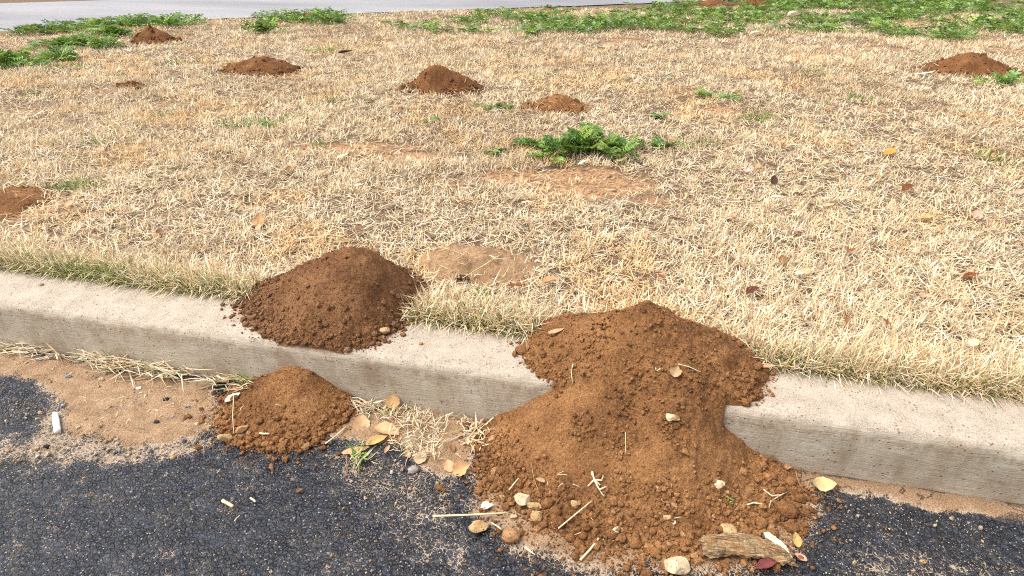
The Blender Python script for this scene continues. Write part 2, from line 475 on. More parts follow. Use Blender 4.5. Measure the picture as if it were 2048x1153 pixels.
def H_gut(x, y):
    t = polar(x, y, -.788, .0,
              Table([(0, .086), (.04, .074), (.10, .040), (.16, .014), (.2, -.004), (.3, -.04)]),
              Table([(0, .086), (.04, .074), (.10, .034), (.14, .012), (.18, -.006), (.3, -.05)]),
              Table([(0, .086), (.05, .066), (.10, .038), (.16, .016), (.21, -.003), (.3, -.04)]),
              Table([(0, .086), (.3, .086)]))
    return t + lumps(x, y, 61, .007, 26) + clumps(x, y, 13, .85)

def make_H(cx, cy, rl, rr, rf, rb, h, seed, rough, z0=None, flat=0.0):
    def T(r): return Table([(0, h), (r * .2, h * (.93 + .05 * flat)), (r * .5, h * (.56 + .3 * flat)), (r * .8, h * (.16 + .35 * flat)), (r, -.004), (r * 1.5, -.05)])
    a, b, c, d = T(rl), T(rr), T(rf), T(rb)
    def H(x, y):
        return lawn_z(x, y) + polar(x, y, cx, cy, a, b, c, d) + lumps(x, y, seed, rough, 3.2 / max(rl, rf)) + (clumps(x, y, seed % 40, .9) if cy < 1 else lumps(x, y, seed + 4, .010, 22))
    return H

MOUNDS = []      # (H, (x0,x1,y0,y1), ylim)
def mound_surf(x, y):
    z = base_z(x, y)
    for H, bb, yl in MOUNDS:
        mm = (x > bb[0]) & (x < bb[1]) & (y > bb[2]) & (y < bb[3]) & (y > yl[0]) & (y < yl[1])
        if np.ndim(x) == 0:
            if mm: z = max(z, float(H(np.array(x), np.array(y))))
        else:
            if mm.any():
                z = z.copy(); z[mm] = np.maximum(z[mm], H(x[mm], y[mm]))
    return z

def hit(px, py):
    D = ray(px, py); D = D / np.linalg.norm(D)
    t = np.arange(0.6, 14, 0.002)
    P = CAM + t[:, None] * D
    s = mound_surf(P[:, 0], P[:, 1])
    i = int(np.argmax(P[:, 2] <= s))
    if P[i, 1] >= 0 and P[i - 1, 1] < .002 and P[i, 2] < KH - .004:      # meets the kerb face
        return np.array([P[i, 0], -.006, P[i, 2]])
    p = P[i].copy(); p[2] = s[i]
    return p

ICO_T = (1 + 5 ** .5) / 2
ICO_V = np.array([(-1, ICO_T, 0), (1, ICO_T, 0), (-1, -ICO_T, 0), (1, -ICO_T, 0), (0, -1, ICO_T), (0, 1, ICO_T), (0, -1, -ICO_T), (0, 1, -ICO_T), (ICO_T, 0, -1), (ICO_T, 0, 1), (-ICO_T, 0, -1), (-ICO_T, 0, 1)])
ICO_V = ICO_V / np.linalg.norm(ICO_V[0])
ICO_F = np.array([(0, 11, 5), (0, 5, 1), (0, 1, 7), (0, 7, 10), (0, 10, 11), (1, 5, 9), (5, 11, 4), (11, 10, 2), (10, 7, 6), (7, 1, 8), (3, 9, 4), (3, 4, 2), (3, 2, 6), (3, 6, 8), (3, 8, 9), (4, 9, 5), (2, 4, 11), (6, 2, 10), (8, 6, 7), (9, 8, 1)])
OCT_V = np.array([(1, 0, 0), (-1, 0, 0), (0, 1, 0), (0, -1, 0), (0, 0, 1), (0, 0, -1.0)])
OCT_F = np.array([(0, 2, 4), (2, 1, 4), (1, 3, 4), (3, 0, 4), (2, 0, 5), (1, 2, 5), (3, 1, 5), (0, 3, 5)])

def rand_rot(n):
    q = RNG.normal(size=(n, 4)); q /= np.linalg.norm(q, axis=1)[:, None]
    a, b, c, d = q.T
    return np.stack([np.stack([1 - 2 * (c * c + d * d), 2 * (b * c - a * d), 2 * (b * d + a * c)], -1),
                     np.stack([2 * (b * c + a * d), 1 - 2 * (b * b + d * d), 2 * (c * d - a * b)], -1),
                     np.stack([2 * (b * d - a * c), 2 * (c * d + a * b), 1 - 2 * (b * b + c * c)], -1)], 1)

def crumb_mesh(name, P, size, origin, tint):
    big = size > 0.0040
    Vs, Fs, Cs, off = [], [], [], 0
    for sel, bv, bf in ((big, ICO_V, ICO_F), (~big, OCT_V, OCT_F)):
        n = int(sel.sum())
        if n == 0: continue
        v = bv[None] * (1 + RNG.uniform(-.34, .34, (n, len(bv), 1)))
        v = v * RNG.uniform(.7, 1.15, (n, 1, 3))
        v = np.einsum('nij,nkj->nki', rand_rot(n), v) * size[sel][:, None, None] + P[sel][:, None, :]
        Fs.append((bf[None] + (np.arange(n) * len(bv))[:, None, None] + off).reshape(-1, 3))
        Vs.append(v.reshape(-1, 3)); off += n * len(bv)
        Cs.append(np.repeat(tint[sel], len(bv), 0))
    V = np.concatenate(Vs) - np.array(origin); F = np.concatenate(Fs)
    lo, st = quads(F)
    return raw_mesh(name, V, lo, st, False, cols=np.concatenate(Cs))

def add_mound(name, H, bb, res, mat, cmat, ncr, csize, label, group=None, ylim=(-9, 99), ctr=None, edge=0.6, near=True, pale=0.05, clusters=()):
    x0, x1, y0, y1 = bb
    xs = np.arange(x0, x1 + res, res); ys = np.arange(y0, y1 + res, res)
    if ylim[0] > -9: ys = np.concatenate([[ylim[0]], ys[ys > ylim[0] + res * .5]])
    if ylim[1] < 99: ys = np.concatenate([ys[ys < ylim[1] - res * .5], [ylim[1]]])
    MOUNDS.append((H, bb, ylim))
    def zf(X, Y):
        z = H(X, Y)
        f = 1 / res
        g = 0.5 * res if near else 0.35 * res
        return z + g * fbm(X * f * .35, Y * f * .35, 77, 3, .7)
    ctr = ctr if ctr is not None else ((x0 + x1) / 2, (y0 + y1) / 2)
    org = np.array([ctr[0], ctr[1], float(base_z(np.array(ctr[0]), np.array(ctr[1])))])
    me, V = grid_mesh(name + '_heap', xs, ys, zf, keep=lambda X, Y, Z: Z > base_z(X, Y) - .008, origin=org)
    root = empty(name, org)
    tag(root, label, 'dirt mound', group)
    link('heap', me, mat, root)
    # crumbs: everywhere on the heap, coarser and denser towards the foot
    n = ncr * 3
    x = RNG.uniform(x0, x1, n); y = RNG.uniform(max(y0, ylim[0]), min(y1, ylim[1]), n)
    d = H(x, y) - base_z(x, y)
    hmax = max(.02, float(np.percentile(d, 97)))
    on = (d > -.035)
    prob = np.where(d > 0, .22 + .78 * np.exp(-d / (hmax * .22)), np.exp(d / .009) * edge) * on
    k = RNG.random(n) < prob
    x, y, d = x[k][:ncr], y[k][:ncr], d[k][:ncr]
    foot = np.exp(-np.maximum(d, 0) / (hmax * .28))
    s = csize * (.35 + RNG.pareto(2.8, len(x)) * .42) * (.5 + .95 * foot)
    s = np.clip(s, csize * .3, csize * 2.7)
    z = np.maximum(H(x, y), base_z(x, y)) + s * .35
    for (a_, b_, rpx, k_) in clusters:
        q = hit(a_, b_); rm = rpx / scale_at(q)
        ex = q[0] + RNG.normal(0, .45, k_) * rm; ey = q[1] + RNG.normal(0, .5, k_) * rm
        es = RNG.uniform(.0022, .0068, k_) * RNG.uniform(.6, 1, k_)
        x = np.concatenate([x, ex]); y = np.concatenate([y, ey]); s = np.concatenate([s, es])
        z = np.concatenate([z, np.maximum(H(ex, ey), base_z(ex, ey)) + es * .45])
    t = RNG.uniform(.8, 1.35, (len(x), 1)) * np.ones((1, 3))
    pl = RNG.random(len(x)) < pale
    t[pl] = t[pl] * np.array([1.35, 1.6, 2.0])
    cm = crumb_mesh(name + '_crumbs', np.stack([x, y, z], -1), s, org, t)
    tag(link('crumbs', cm, cmat, root), kind='stuff')
    return root

# ------------------------------------------------------------------ the setting
def axis(lo, a, b, hi, fine, grow=1.35):
    v = list(np.arange(a, b + fine, fine)); s = fine; x = v[-1]
    while x < hi: s *= grow; x += s; v.append(min(x, hi))
    s = fine; x = a; pre = []
    while x > lo: s *= grow; x -= s; pre.append(max(x, lo))
    return np.array(pre[::-1] + v)

# bare patches of soil in the lawn: px, py, half width, half height (2048 frame), strength
BARE = [(1130, 350, 210, 20, 1.0), (1215, 372, 170, 20, .95), (1290, 398, 70, 18, .95), (690, 293, 140, 14, .8), (830, 312, 90, 12, .9), (560, 282, 80, 10, .6),
        (955, 525, 125, 44, .5), (1440, 217, 60, 9, .9), (200, 182, 60, 12, .55), (330, 206, 45, 8, .6), (55, 215, 95, 11, .55),
        (1690, 103, 50, 5, .8), (1780, 98, 55, 5, .8), (1250, 85, 50, 6, .8), (1010, 92, 60, 5, .6), (1760, 217, 70, 8, .6),
        (1090, 265, 60, 9, .5), (30, 410, 110, 50, .6), (1180, 40, 70, 4, .8), (1840, 45, 60, 5, .8), (1600, 35, 40, 4, .7), (2010, 100, 60, 8, .7),
        (20, 88, 50, 8, .6), (380, 75, 50, 7, .5), (900, 185, 120, 14, .35), (1500, 78, 90, 8, .5), (1960, 75, 60, 8, .5), (1330, 270, 70, 8, .3), (150, 240, 40, 8, .5),
        (470, 85, 60, 6, .35), (740, 255, 60, 8, .3), (1900, 170, 70, 8, .3)]
BW = []
for (px, py, rx, ry, s_) in BARE:
    c = at(px, py, .142); k_ = scale_at(c); ry_m = abs(at(px, py - ry, .142)[1] - at(px, py + ry, .142)[1]) / 2
    BW.append((c[0], c[1], rx / k_, ry_m, s_))

def bare(x, y):
    b = np.zeros(np.shape(x))
    wob = fbm(x * 7, y * 7, 13, 5, .65) * 1.0
    for cx, cy, rx, ry, s_ in BW:
        u = ((x - cx) * RIGHT[0] + (y - cy) * RIGHT[1]) / rx; v = ((x - cx) * FH[0] + (y - cy) * FH[1]) / ry
        b = np.maximum(b, s_ * sstep(1.5, .25, np.hypot(u, v) + wob))
    return b

xs = axis(-60, -8.6, 6.4, 60, .034); ys = np.concatenate([np.arange(KW - .004, 1.4, .016), np.arange(1.4, 4, .03), axis(4, 4, 12, 80, .06)])
ys = np.unique(ys)
lawn_me, _ = grid_mesh('lawn', xs, ys, lawn_z, attrs={'bare': bare})
tag(link('lawn', lawn_me, M_LAWN), kind='structure')

# far road: its near edge follows the end of the lawn
RA, RB = at(0, 66, .15)[:2], at(1400, 3, .15)[:2]
RE = [at(a, b, .15)[:2] for a, b in ((-500, 98), (0, 64), (180, 50), (330, 42), (700, 27), (1100, 14), (1400, 3), (1800, -12))]
def road_side(x, y):      # > 0 on the lawn side of the road edge
    p = np.array(RE)
    # signed distance along the normal of the mean edge, with the edge interpolated along it
    t = (p[-2] - p[1]); t = t / np.linalg.norm(t); nrm = np.array([t[1], -t[0]])
    u = (x - p[1][0]) * t[0] + (y - p[1][1]) * t[1]; v = (x - p[1][0]) * nrm[0] + (y - p[1][1]) * nrm[1]
    pu = (p - p[1]) @ t; pv = (p - p[1]) @ nrm
    return v - np.interp(u, pu, pv)
p = np.array(RE); t_ = p[-2] - p[1]; t_ = t_ / np.linalg.norm(t_); nr = np.array([-t_[1], t_[0]])
edge = [p[0] - t_ * 40] + list(p) + [p[-1] + t_ * 40]
near_row = []
for i in range(len(edge) - 1):
    for s_ in np.linspace(0, 1, 24, endpoint=False):
        q = edge[i] * (1 - s_) + edge[i + 1] * s_
        near_row.append(q + nr * .05 * float(fbm(q[0] * 3, q[1] * 3, 8, 3)))
near_row.append(edge[-1]); near_row = np.array(near_row)
base_v = (near_row - p[1]) @ nr
def offset_row(d):
    u = (near_row - p[1]) @ t_
    return p[1] + u[:, None] * t_ + nr * d
rows = [near_row, offset_row(1.6), offset_row(3.2), offset_row(4.05)]
# keep rows ordered: near row bends a little, far rows are straight
V = []; zr = [.150, .158, .158, .152]
for r_, z_ in zip(rows, zr): V += [(a[0], a[1], z_) for a in r_]
n_ = len(near_row); F = []
for j in range(3):
    for i in range(n_ - 1): F.append((j * n_ + i, j * n_ + i + 1, (j + 1) * n_ + i + 1, (j + 1) * n_ + i))
me = bpy.data.meshes.new('road'); me.from_pydata(V, [], F); me.update()
tag(link('road', me, M_ROAD), kind='structure')

gm = simple_mat('dry_ground', (0.42, 0.30, 0.17), .3, 6)
me, _ = grid_mesh('ground', np.linspace(-250, 250, 6), np.linspace(-250, 250, 6), lambda X, Y: np.full(X.shape, -.06), smooth=False)
tag(link('ground', me, gm), kind='structure')

# dust and mud on the asphalt
PD = [(wpoly([(-60, 680), (0, 690), (100, 715), (420, 765), (440, 830), (425, 862), (340, 885), (250, 893), (150, 880), (118, 868), (125, 815), (120, 790), (70, 765), (0, 752), (-60, 750)], 0), 1.0, .06),
      (wpoly([(-40, 860), (60, 872), (100, 800), (430, 880), (430, 900), (330, 915), (250, 935), (120, 935), (-40, 925)], 0), .62, .05),
      (wpoly([(640, 860), (690, 815), (800, 800), (985, 830), (950, 900), (945, 945), (890, 950), (840, 930), (780, 890), (720, 880)], 0), .95, .03),
      (wpoly([(600, 930), (700, 880), (940, 930), (960, 1060), (1000, 1153), (800, 1200), (760, 1050)], 0), .42, .08),
      (wpoly([(940, 820), (930, 1040), (1040, 1110), (1200, 1160), (1450, 1160), (1620, 1110), (1660, 960), (1560, 930)], 0), .74, .04),
      (wpoly([(1560, 935), (2100, 1020), (2100, 1052), (1985, 1036), (1940, 1022), (1860, 1012), (1800, 1000), (1760, 990), (1690, 978), (1600, 972)], 0), 1.0, .010),
      (wpoly([(1650, 1090), (1800, 1060), (2048, 1120), (2048, 1200), (1700, 1200)], 0), .42, .08)]
def dust(x, y):
    wob = fbm(x * 12, y * 12, 23, 5, .6) * .035
    d = .24 + .26 * fbm(x * 3.5, y * 3.5, 29, 5, .6) + .05 * sstep(-.9, .3, x) * sstep(-.1, -.5, y)
    for poly, s_, soft in PD: d = np.maximum(d, s_ * sstep(-soft, soft, poly_sdf(x, y, poly) + wob))
    return np.where((x < -6) | (x > 6) | (y < -3), .15, d)
def mud(x, y):
    wob = fbm(x * 18, y * 18, 33, 4) * .02
    return np.maximum.reduce([sstep(-.03, .03, poly_sdf(x, y, PD[i][0]) + wob) for i in (0, 2, 5)] + [.75 * sstep(-.02, .05, poly_sdf(x, y, PD[4][0]) + wob)])
def crackm(x, y):
    return sstep(-.008, .008, poly_sdf(x, y, PD[5][0]))
def asph_z(x, y):
    near = (np.abs(x) < 3) & (y > -1.5)
    z = .0035 * mud(x, y) * near + .0012 * fbm(x * 40, y * 40, 3, 3) * near + .0055 * crackm(x, y) * near * (1 - sstep(-.07, -.0, y) * 0)
    return z - .002
xs = axis(-60, -1.75, 1.25, 60, .0065); ys = axis(-40, -.85, .01, .01, .0065)
ys = np.unique(ys)
me, _ = grid_mesh('asphalt', xs, ys, asph_z, attrs={'dust': dust, 'mud': mud, 'crack': crackm})
tag(link('asphalt', me, M_ASPH), kind='structure')

# kerb: one swept concrete section with a rounded, slightly ragged front arris
prof = [(0.004, -.05), (0.003, .0), (0.0015, .03), (0.0005, .06), (0.0, .09), (0.0002, .115), (0.0008, .126), (0.0022, .135), (0.0052, .1425), (0.010, .1470),
        (0.018, .1490), (0.040, .1498), (0.07, .15), (0.10, .15), (0.13, .15), (0.155, .1498), (0.168, .149), (KW, .145), (KW + .002, .10), (KW + .002, -.05)]
xs = axis(-60, -2.6, 1.6, 60, .007)
V = []; pr_ = np.array(prof)
for j, (py_, pz_) in enumerate(pr_):
    amp = .0022 if 5 <= j <= 10 else .0008
    dy = amp * fbm(xs * 60, np.full_like(xs, j * .9), 41, 3) + .003 * fbm(xs * 2.2, np.zeros_like(xs), 43, 2)
    dz = (amp * fbm(xs * 70, np.full_like(xs, j * .9), 45, 3)) * (1 if pz_ > .02 else 0)
    V.append(np.stack([xs, py_ + dy, pz_ + dz], -1))
V = np.concatenate(V); nx = len(xs); F = []
idx = np.arange(len(V)).reshape(len(prof), nx)
F = np.stack([idx[:-1, :-1], idx[:-1, 1:], idx[1:, 1:], idx[1:, :-1]], -1).reshape(-1, 4)
lo, st = quads(F)
def stain(x, y):
    a = np.exp(np.minimum(H_kerb(x, np.maximum(y, .01)) - KH, 0) / .022); b = np.exp(np.minimum(H_big(x, np.maximum(y, .01)) - KH, 0) / .022)
    nearx = (x > -1.3) & (x < .8)
    return np.where(nearx, np.maximum(a, b), 0) * .9 + .25 * sstep(KW - .03, KW + .01, y)
tag(link('kerb', raw_mesh('kerb', V, lo, st, True, attrs={'stain': stain(V[:, 0], V[:, 1]) * sstep(.128, .146, V[:, 2])}), M_KERB), kind='structure')

# ------------------------------------------------------------------ dirt mounds
add_mound('dirt_mound', H_big, (-.48, .60, -.46, .44), .0034, M_SOIL, M_SOIL_C, 24000, .0036,
          'largest orange brown dirt pile spilling over the kerb onto the asphalt', ctr=(.05, .02),
          clusters=[(1345, 850, 34, 70), (1440, 980, 34, 70), (1322, 985, 32, 60), (1250, 962, 26, 40), (1160, 855, 30, 50), (1270, 775, 60, 110), (1400, 745, 50, 90), (1500, 770, 40, 80), (1120, 735, 40, 70), (1350, 1015, 40, 80),
                    (1240, 875, 36, 60), (1200, 655, 60, 80), (1170, 700, 50, 60), (975, 925, 34, 170), (1000, 965, 34, 150), (990, 890, 26, 100), (1020, 935, 30, 90), (1560, 990, 50, 140), (1590, 1050, 30, 90), (1480, 1040, 60, 110), (1200, 1050, 70, 160),
                    (1300, 1075, 70, 160), (1100, 1010, 50, 130), (1040, 980, 40, 110), (1320, 640, 60, 70)])
add_mound('dirt_mound', H_kerb, (-1.10, -.46, .004, .50), .0036, M_DARK, M_DARK_C, 14000, .0032,
          'tall dark brown cone shaped dirt pile sitting on top of the kerb', ylim=(.004, 99), ctr=(-.7, .2))
add_mound('dirt_mound', H_gut, (-1.06, -.56, -.27, .0015), .0036, M_SOIL, M_SOIL_C, 7000, .0034,
          'small brown dirt pile on the asphalt against the kerb face', ylim=(-9, .0015), ctr=(-.788, -.05), edge=.16)
FARM = [  # px, py of the base centre, left, right, front, back radius (m), height, flatness, colour, label
    (880, 178, .27, .29, .20, .20, .150, 0, 'F', 'dark reddish dirt mound alone in the dry grass above the lawn centre'),
    (525, 140, .34, .32, .22, .20, .105, .35, 'F', 'wide low two humped dirt mound in the upper left lawn'),
    (310, 82, .27, .24, .18, .18, .135, 0, 'F', 'small steep red dirt mound beside the green weeds at upper left'),
    (1118, 217, .20, .18, .14, .13, .085, .1, 'FP', 'small reddish crumbly mound just behind the large green weed'),
    (1930, 143, .33, .38, .25, .22, .130, .1, 'F', 'broad dark dirt mound near the right edge of the lawn'),
    (2, 412, .30, .13, .20, .20, .040, .5, 'FP', 'flat reddish dirt heap cut off by the left edge'),
    (955, 526, .20, .20, .155, .13, .034, .8, 'P', 'flattened pale tan dirt mound beside the tall dark pile'),
    (622, 37, .20, .20, .15, .15, .07, 0, 'FP', 'tiny faraway reddish mound among weeds near the road, left of centre'),
    (1095, 27, .22, .2, .15, .15, .06, .2, 'FP', 'tiny faraway pale orange mound inside the green weed strip'),
    (1425, 10, .33, .3, .2, .2, .08, .2, 'F', 'left one of two faraway mounds side by side by the road'),
    (1505, 11, .28, .3, .2, .2, .09, .2, 'F', 'right one of two faraway mounds side by side by the road'),
    (262, 175, .07, .09, .04, .04, .032, 0, 'F', 'very small dark brown heap of soil in the upper left lawn')]
for i, (px, py, rl, rr, rf, rb, h, fl, cl, lab) in enumerate(FARM):
    c = at(px, py, .142)
    H = make_H(c[0], c[1], rl, rr, rf, rb, h, 100 + i * 7, h * .26 if fl < .7 else .019, flat=fl)
    near = c[1] < 1
    mt, cm = {'F': (M_FAR, M_FAR_C), 'FP': (M_SOIL, M_SOIL_C), 'P': (M_PALE, M_PALE_C)}[cl]
    big = max(rl, rr)
    add_mound('dirt_mound', H, (c[0] - rl * 1.25, c[0] + rr * 1.25, c[1] - rf * 1.25, c[1] + rb * 1.25), .006 if near else .012, mt, cm,
              2600 if near else (1500 if c[1] < 6 else 500), .0026 if near else .0085, lab, 'gopher mounds on the lawn', ctr=(c[0], c[1]), near=near, edge=.3)

# ------------------------------------------------------------------ grass
STRAW = np.array([(.79, .65, .41), (.85, .73, .50), (.74, .565, .325), (.63, .45, .235), (.76, .62, .40), (.42, .285, .15), (.52, .44, .34), (.87, .79, .61), (.31, .24, .18)])
STRAW_P = np.array([.19, .15, .15, .11, .14, .07, .08, .06, .05])
GRN = np.array([(.13, .20, .030), (.20, .26, .045), (.30, .34, .085), (.09, .16, .028), (.42, .42, .15)])

def straw_cols(n, warm=0):
    c = STRAW[RNG.choice(len(STRAW), n, p=STRAW_P)] * RNG.uniform(.84, 1.12, (n, 1)) * np.array([1, .99, 1.0])
    return np.clip(c, 0, .9)

def blade_mesh(name, P, az, lean, L, w, bend, col, zmin=None):
    n = len(P)
    d = np.stack([np.cos(az), np.sin(az), np.zeros(n)], -1); up = np.array([0, 0, 1.0])
    sa = az + math.pi / 2 + RNG.uniform(-.7, .7, n)
    s = np.stack([np.cos(sa), np.sin(sa), RNG.uniform(-.25, .25, n)], -1)
    l2 = lean + bend
    mid = P + (L * .5)[:, None] * (d * np.sin(lean)[:, None] + up * np.cos(lean)[:, None])
    tip = mid + (L * .5)[:, None] * (d * np.sin(l2)[:, None] + up * np.cos(l2)[:, None])
    if zmin is not None:
        mid[:, 2] = np.maximum(mid[:, 2], zmin); tip[:, 2] = np.maximum(tip[:, 2], zmin)
    hw = (w * .5)[:, None]
    V = np.stack([P - s * hw, P + s * hw, mid - s * hw * .85, mid + s * hw * .85, tip], 1).reshape(-1, 3)
    b = (np.arange(n) * 5)[:, None]
    loops = (b + np.array([0, 1, 3, 2, 2, 3, 4])).ravel()
    starts = (np.arange(n)[:, None] * 7 + np.array([0, 4])).ravel()
    return raw_mesh(name, V, loops, starts, False, cols=np.repeat(col, 5, 0))

def lawn_points(n0, power, seed_tufts=False, zmax=9.6):
    """random points on the lawn in view, density falling with distance; returns x, y, distance"""
    n = int(n0)
    # sample distance with pdf ~ Z^(1-power), lateral uniform across the view
    u = RNG.random(n); a = 2 - power; z0, z1 = .80, zmax
    Z = (z0 ** a + u * (z1 ** a - z0 ** a)) ** (1 / a) if abs(a) > 1e-3 else z0 * (z1 / z0) ** u
    lat = RNG.uniform(-1, 1, n) * (.76 * Z + .46)
    x = CAM[0] + FH[0] * Z + RIGHT[0] * lat; y = CAM[1] + FH[1] * Z + RIGHT[1] * lat
    k = (y > KW + .004) & (road_side(x, y) > -.02)
    return x[k], y[k], Z[k]

def not_buried(x, y, tol=.006):
    return mound_surf(x, y) - lawn_z(x, y) < tol

def stage(x, y):
    """0 trampled and thin .. 1 standing and lush, slow variation over the lawn"""
    return np.clip(.52 + .75 * fbm(x * 1.6, y * 1.6, 71, 4) + .25 * fbm(x * 6, y * 6, 73, 3), 0, 1)

def patch_tint(x, y):
    """weathered grey brown patches and yellower ones in the straw"""
    a = sstep(.05, .5, fbm(x * 2.3, y * 2.3, 91, 4, .6))[:, None]; b = sstep(.1, .5, fbm(x * 3.1, y * 3.1, 95, 4))[:, None]
    t = np.ones((len(x), 3)) * (1 - a) + a * np.array([.80, .75, .70])
    return t * ((1 - b) + b * np.array([1.06, .96, .82]))

# standing tufts
tx, ty, tz = lawn_points(31000, 1.35)
k = not_buried(tx, ty, .02) & (RNG.random(len(tx)) > bare(tx, ty) * 1.2) & (RNG.random(len(tx)) < .35 + .65 * stage(tx, ty))
tx, ty, tz = tx[k], ty[k], tz[k]
nb = RNG.integers(9, 19, len(tx)); ti = np.repeat(np.arange(len(tx)), nb); n = len(ti)
far = np.clip(tz / 1.6, 1, 6)
ang = RNG.uniform(0, 2 * math.pi, n); rad = RNG.rayleigh(.010, n) * far[ti] ** .5
x = tx[ti] + np.cos(ang) * rad; y = np.maximum(ty[ti] + np.sin(ang) * rad, KW + .003)
st_ = stage(x, y)
th = RNG.uniform(.7, 1.15, len(tx)); tlean = RNG.uniform(0, .55, len(tx)); taz = RNG.uniform(0, 2 * math.pi, len(tx))
tcol = straw_cols(len(tx))
L = RNG.uniform(.022, .056, n) * th[ti] * (.62 + .5 * st_) * far[ti] ** .12 * (1 + .25 * sstep(.55, .2, y))
lean = np.abs(RNG.normal(.5, .38, n)) + tlean[ti] * .5
az = np.where(RNG.random(n) < .4, taz[ti], ang) + RNG.normal(0, .6, n)
P = np.stack([x, y, lawn_z(x, y) - .003], -1)
col = (straw_cols(n) * .45 + tcol[ti] * .55) * patch_tint(x, y)
wd = RNG.uniform(.0018, .0039, n) * far[ti] ** .40 * (1 + .2 * sstep(1.2, .3, y))
me = blade_mesh('standing', P, az, np.clip(lean, 0, 1.35), L, wd, RNG.normal(.14, .24, n), col, P[:, 2] + .002)
g = link('dry_grass', me, M_STRAW)
tag(g, 'short straw coloured dry grass standing in tufts over the lawn', 'grass', kind='stuff')

# thatch lying flat
x, y, Z = lawn_points(215000, 1.35)
rise = mound_surf(x, y) - lawn_z(x, y)
k = ((rise < .012) | ((rise < .05) & (y > .3) & (RNG.random(len(x)) < .16))) & (RNG.random(len(x)) > bare(x, y) * .93) & (RNG.random(len(x)) < .55 + .45 * stage(x * 1.7 + 3, y * 1.7))
x, y, Z = x[k], y[k], Z[k]; n = len(x); far = np.clip(Z / 1.6, 1, 6)
P = np.stack([x, y, lawn_z(x, y) + np.maximum(rise[k], 0) * (rise[k] > .012) + RNG.uniform(.0, .016, n)], -1)
me = blade_mesh('thatch', P, RNG.uniform(0, 2 * math.pi, n), RNG.normal(1.42, .16, n), RNG.uniform(.022, .075, n) * far ** .1,
                RNG.uniform(.0015, .0034, n) * far ** .42, RNG.normal(.08, .22, n), straw_cols(n) * RNG.uniform(.7, 1.03, (n, 1)) * patch_tint(x, y), P[:, 2] - .004)
tag(link('grass_thatch', me, M_STRAW), 'flat tangled thatch of dead straw covering the lawn soil', 'grass', kind='stuff')

# fringe along the kerb: longer, leaning over the concrete, green at places
n = 46000
x = RNG.uniform(-2.6, 1.7, n); y = KW + .001 + np.abs(RNG.normal(0, .055, n))
k = not_buried(x, y, .02); x, y = x[k], y[k]; n = len(x)
gr = np.clip(np.interp(x, [-2.5, -1.9, -1.6, -1.25, -1.0, -.8, -.5, -.35, -.15, .1, .4, .8, 1.2], [.35, .6, .68, .56, .4, .25, .25, .5, .42, .2, .36, .32, .45])
             + .28 * fbm(x * 7, y * 7, 81, 3), 0, 1) * np.exp(-np.maximum(y - KW - .035, 0) / .03)
isg = RNG.random(n) < gr
col = np.where(isg[:, None], GRN[RNG.integers(0, len(GRN), n)] * RNG.uniform(.8, 1.15, (n, 1)), straw_cols(n))
P = np.stack([x, y, lawn_z(x, y) - .003 + RNG.random(n) * .014], -1)
az = np.where(RNG.random(n) < .55, RNG.normal(-math.pi / 2, .9, n), RNG.uniform(0, 6.283, n))
L = RNG.uniform(.03, .095, n) * (1 - .2 * isg)
me = blade_mesh('fringe', P, az, np.clip(np.abs(RNG.normal(.75, .42, n)), 0, 1.5), L, RNG.uniform(.0017, .0037, n), RNG.normal(.4, .45, n), col, np.full(n, KH - .003))
tag(link('grass_fringe', me, M_STRAW), 'longer dry grass fringe with green blades along the back of the kerb', 'grass', kind='stuff')

# scattered green grass in the lawn
GP = [(155, 372, 45, 10, 140), (960, 600, 40, 14, 40), (505, 250, 70, 12, 150), (325, 232, 24, 7, 60), (660, 205, 40, 9, 40), (1515, 235, 40, 10, 110), (1720, 200, 30, 6, 80),
      (1985, 320, 35, 14, 70), (200, 288, 30, 8, 30), (1630, 145, 26, 6, 50), (590, 240, 30, 8, 40), (120, 135, 60, 10, 160), (360, 125, 40, 5, 60), (460, 145, 40, 8, 60), (65, 188, 20, 6, 30),
      (1035, 115, 30, 6, 30), (640, 290, 20, 10, 20), (1860, 690, 12, 10, 10), (1400, 290, 60, 12, 60), (720, 205, 40, 6, 40), (1850, 105, 20, 6, 30)]
X, Y = [], []
for px, py, rx, ry, c_ in GP:
    c = at(px, py, .142); k_ = scale_at(c); rm = abs(at(px, py - ry, .142)[1] - at(px, py + ry, .142)[1]) / 2
    a, b = RNG.normal(0, .5, c_), RNG.normal(0, .5, c_)
    X.append(c[0] + a * rx / k_ * RIGHT[0] + b * rm * FH[0]); Y.append(c[1] + a * rx / k_ * RIGHT[1] + b * rm * FH[1])
x = np.concatenate(X); y = np.concatenate(Y); n = len(x); far = np.clip((y + 1) / 1.6, 1, 6)
P = np.stack([x, y, lawn_z(x, y)], -1)
me = blade_mesh('green', P, RNG.uniform(0, 6.283, n), np.abs(RNG.normal(.7, .4, n)), RNG.uniform(.03, .06, n), RNG.uniform(.003, .006, n) * far ** .4, RNG.normal(.3, .3, n),
                GRN[RNG.integers(0, 4, n)] * RNG.uniform(.8, 1.2, (n, 1)))
tag(link('green_grass', me, M_GREEN), 'sparse green blades sprouting here and there through the dry lawn', 'grass', kind='stuff')

# ------------------------------------------------------------------ weeds
WG = np.array([(.125, .245, .034), (.18, .31, .042), (.088, .178, .030), (.28, .37, .062), (.17, .25, .055)])

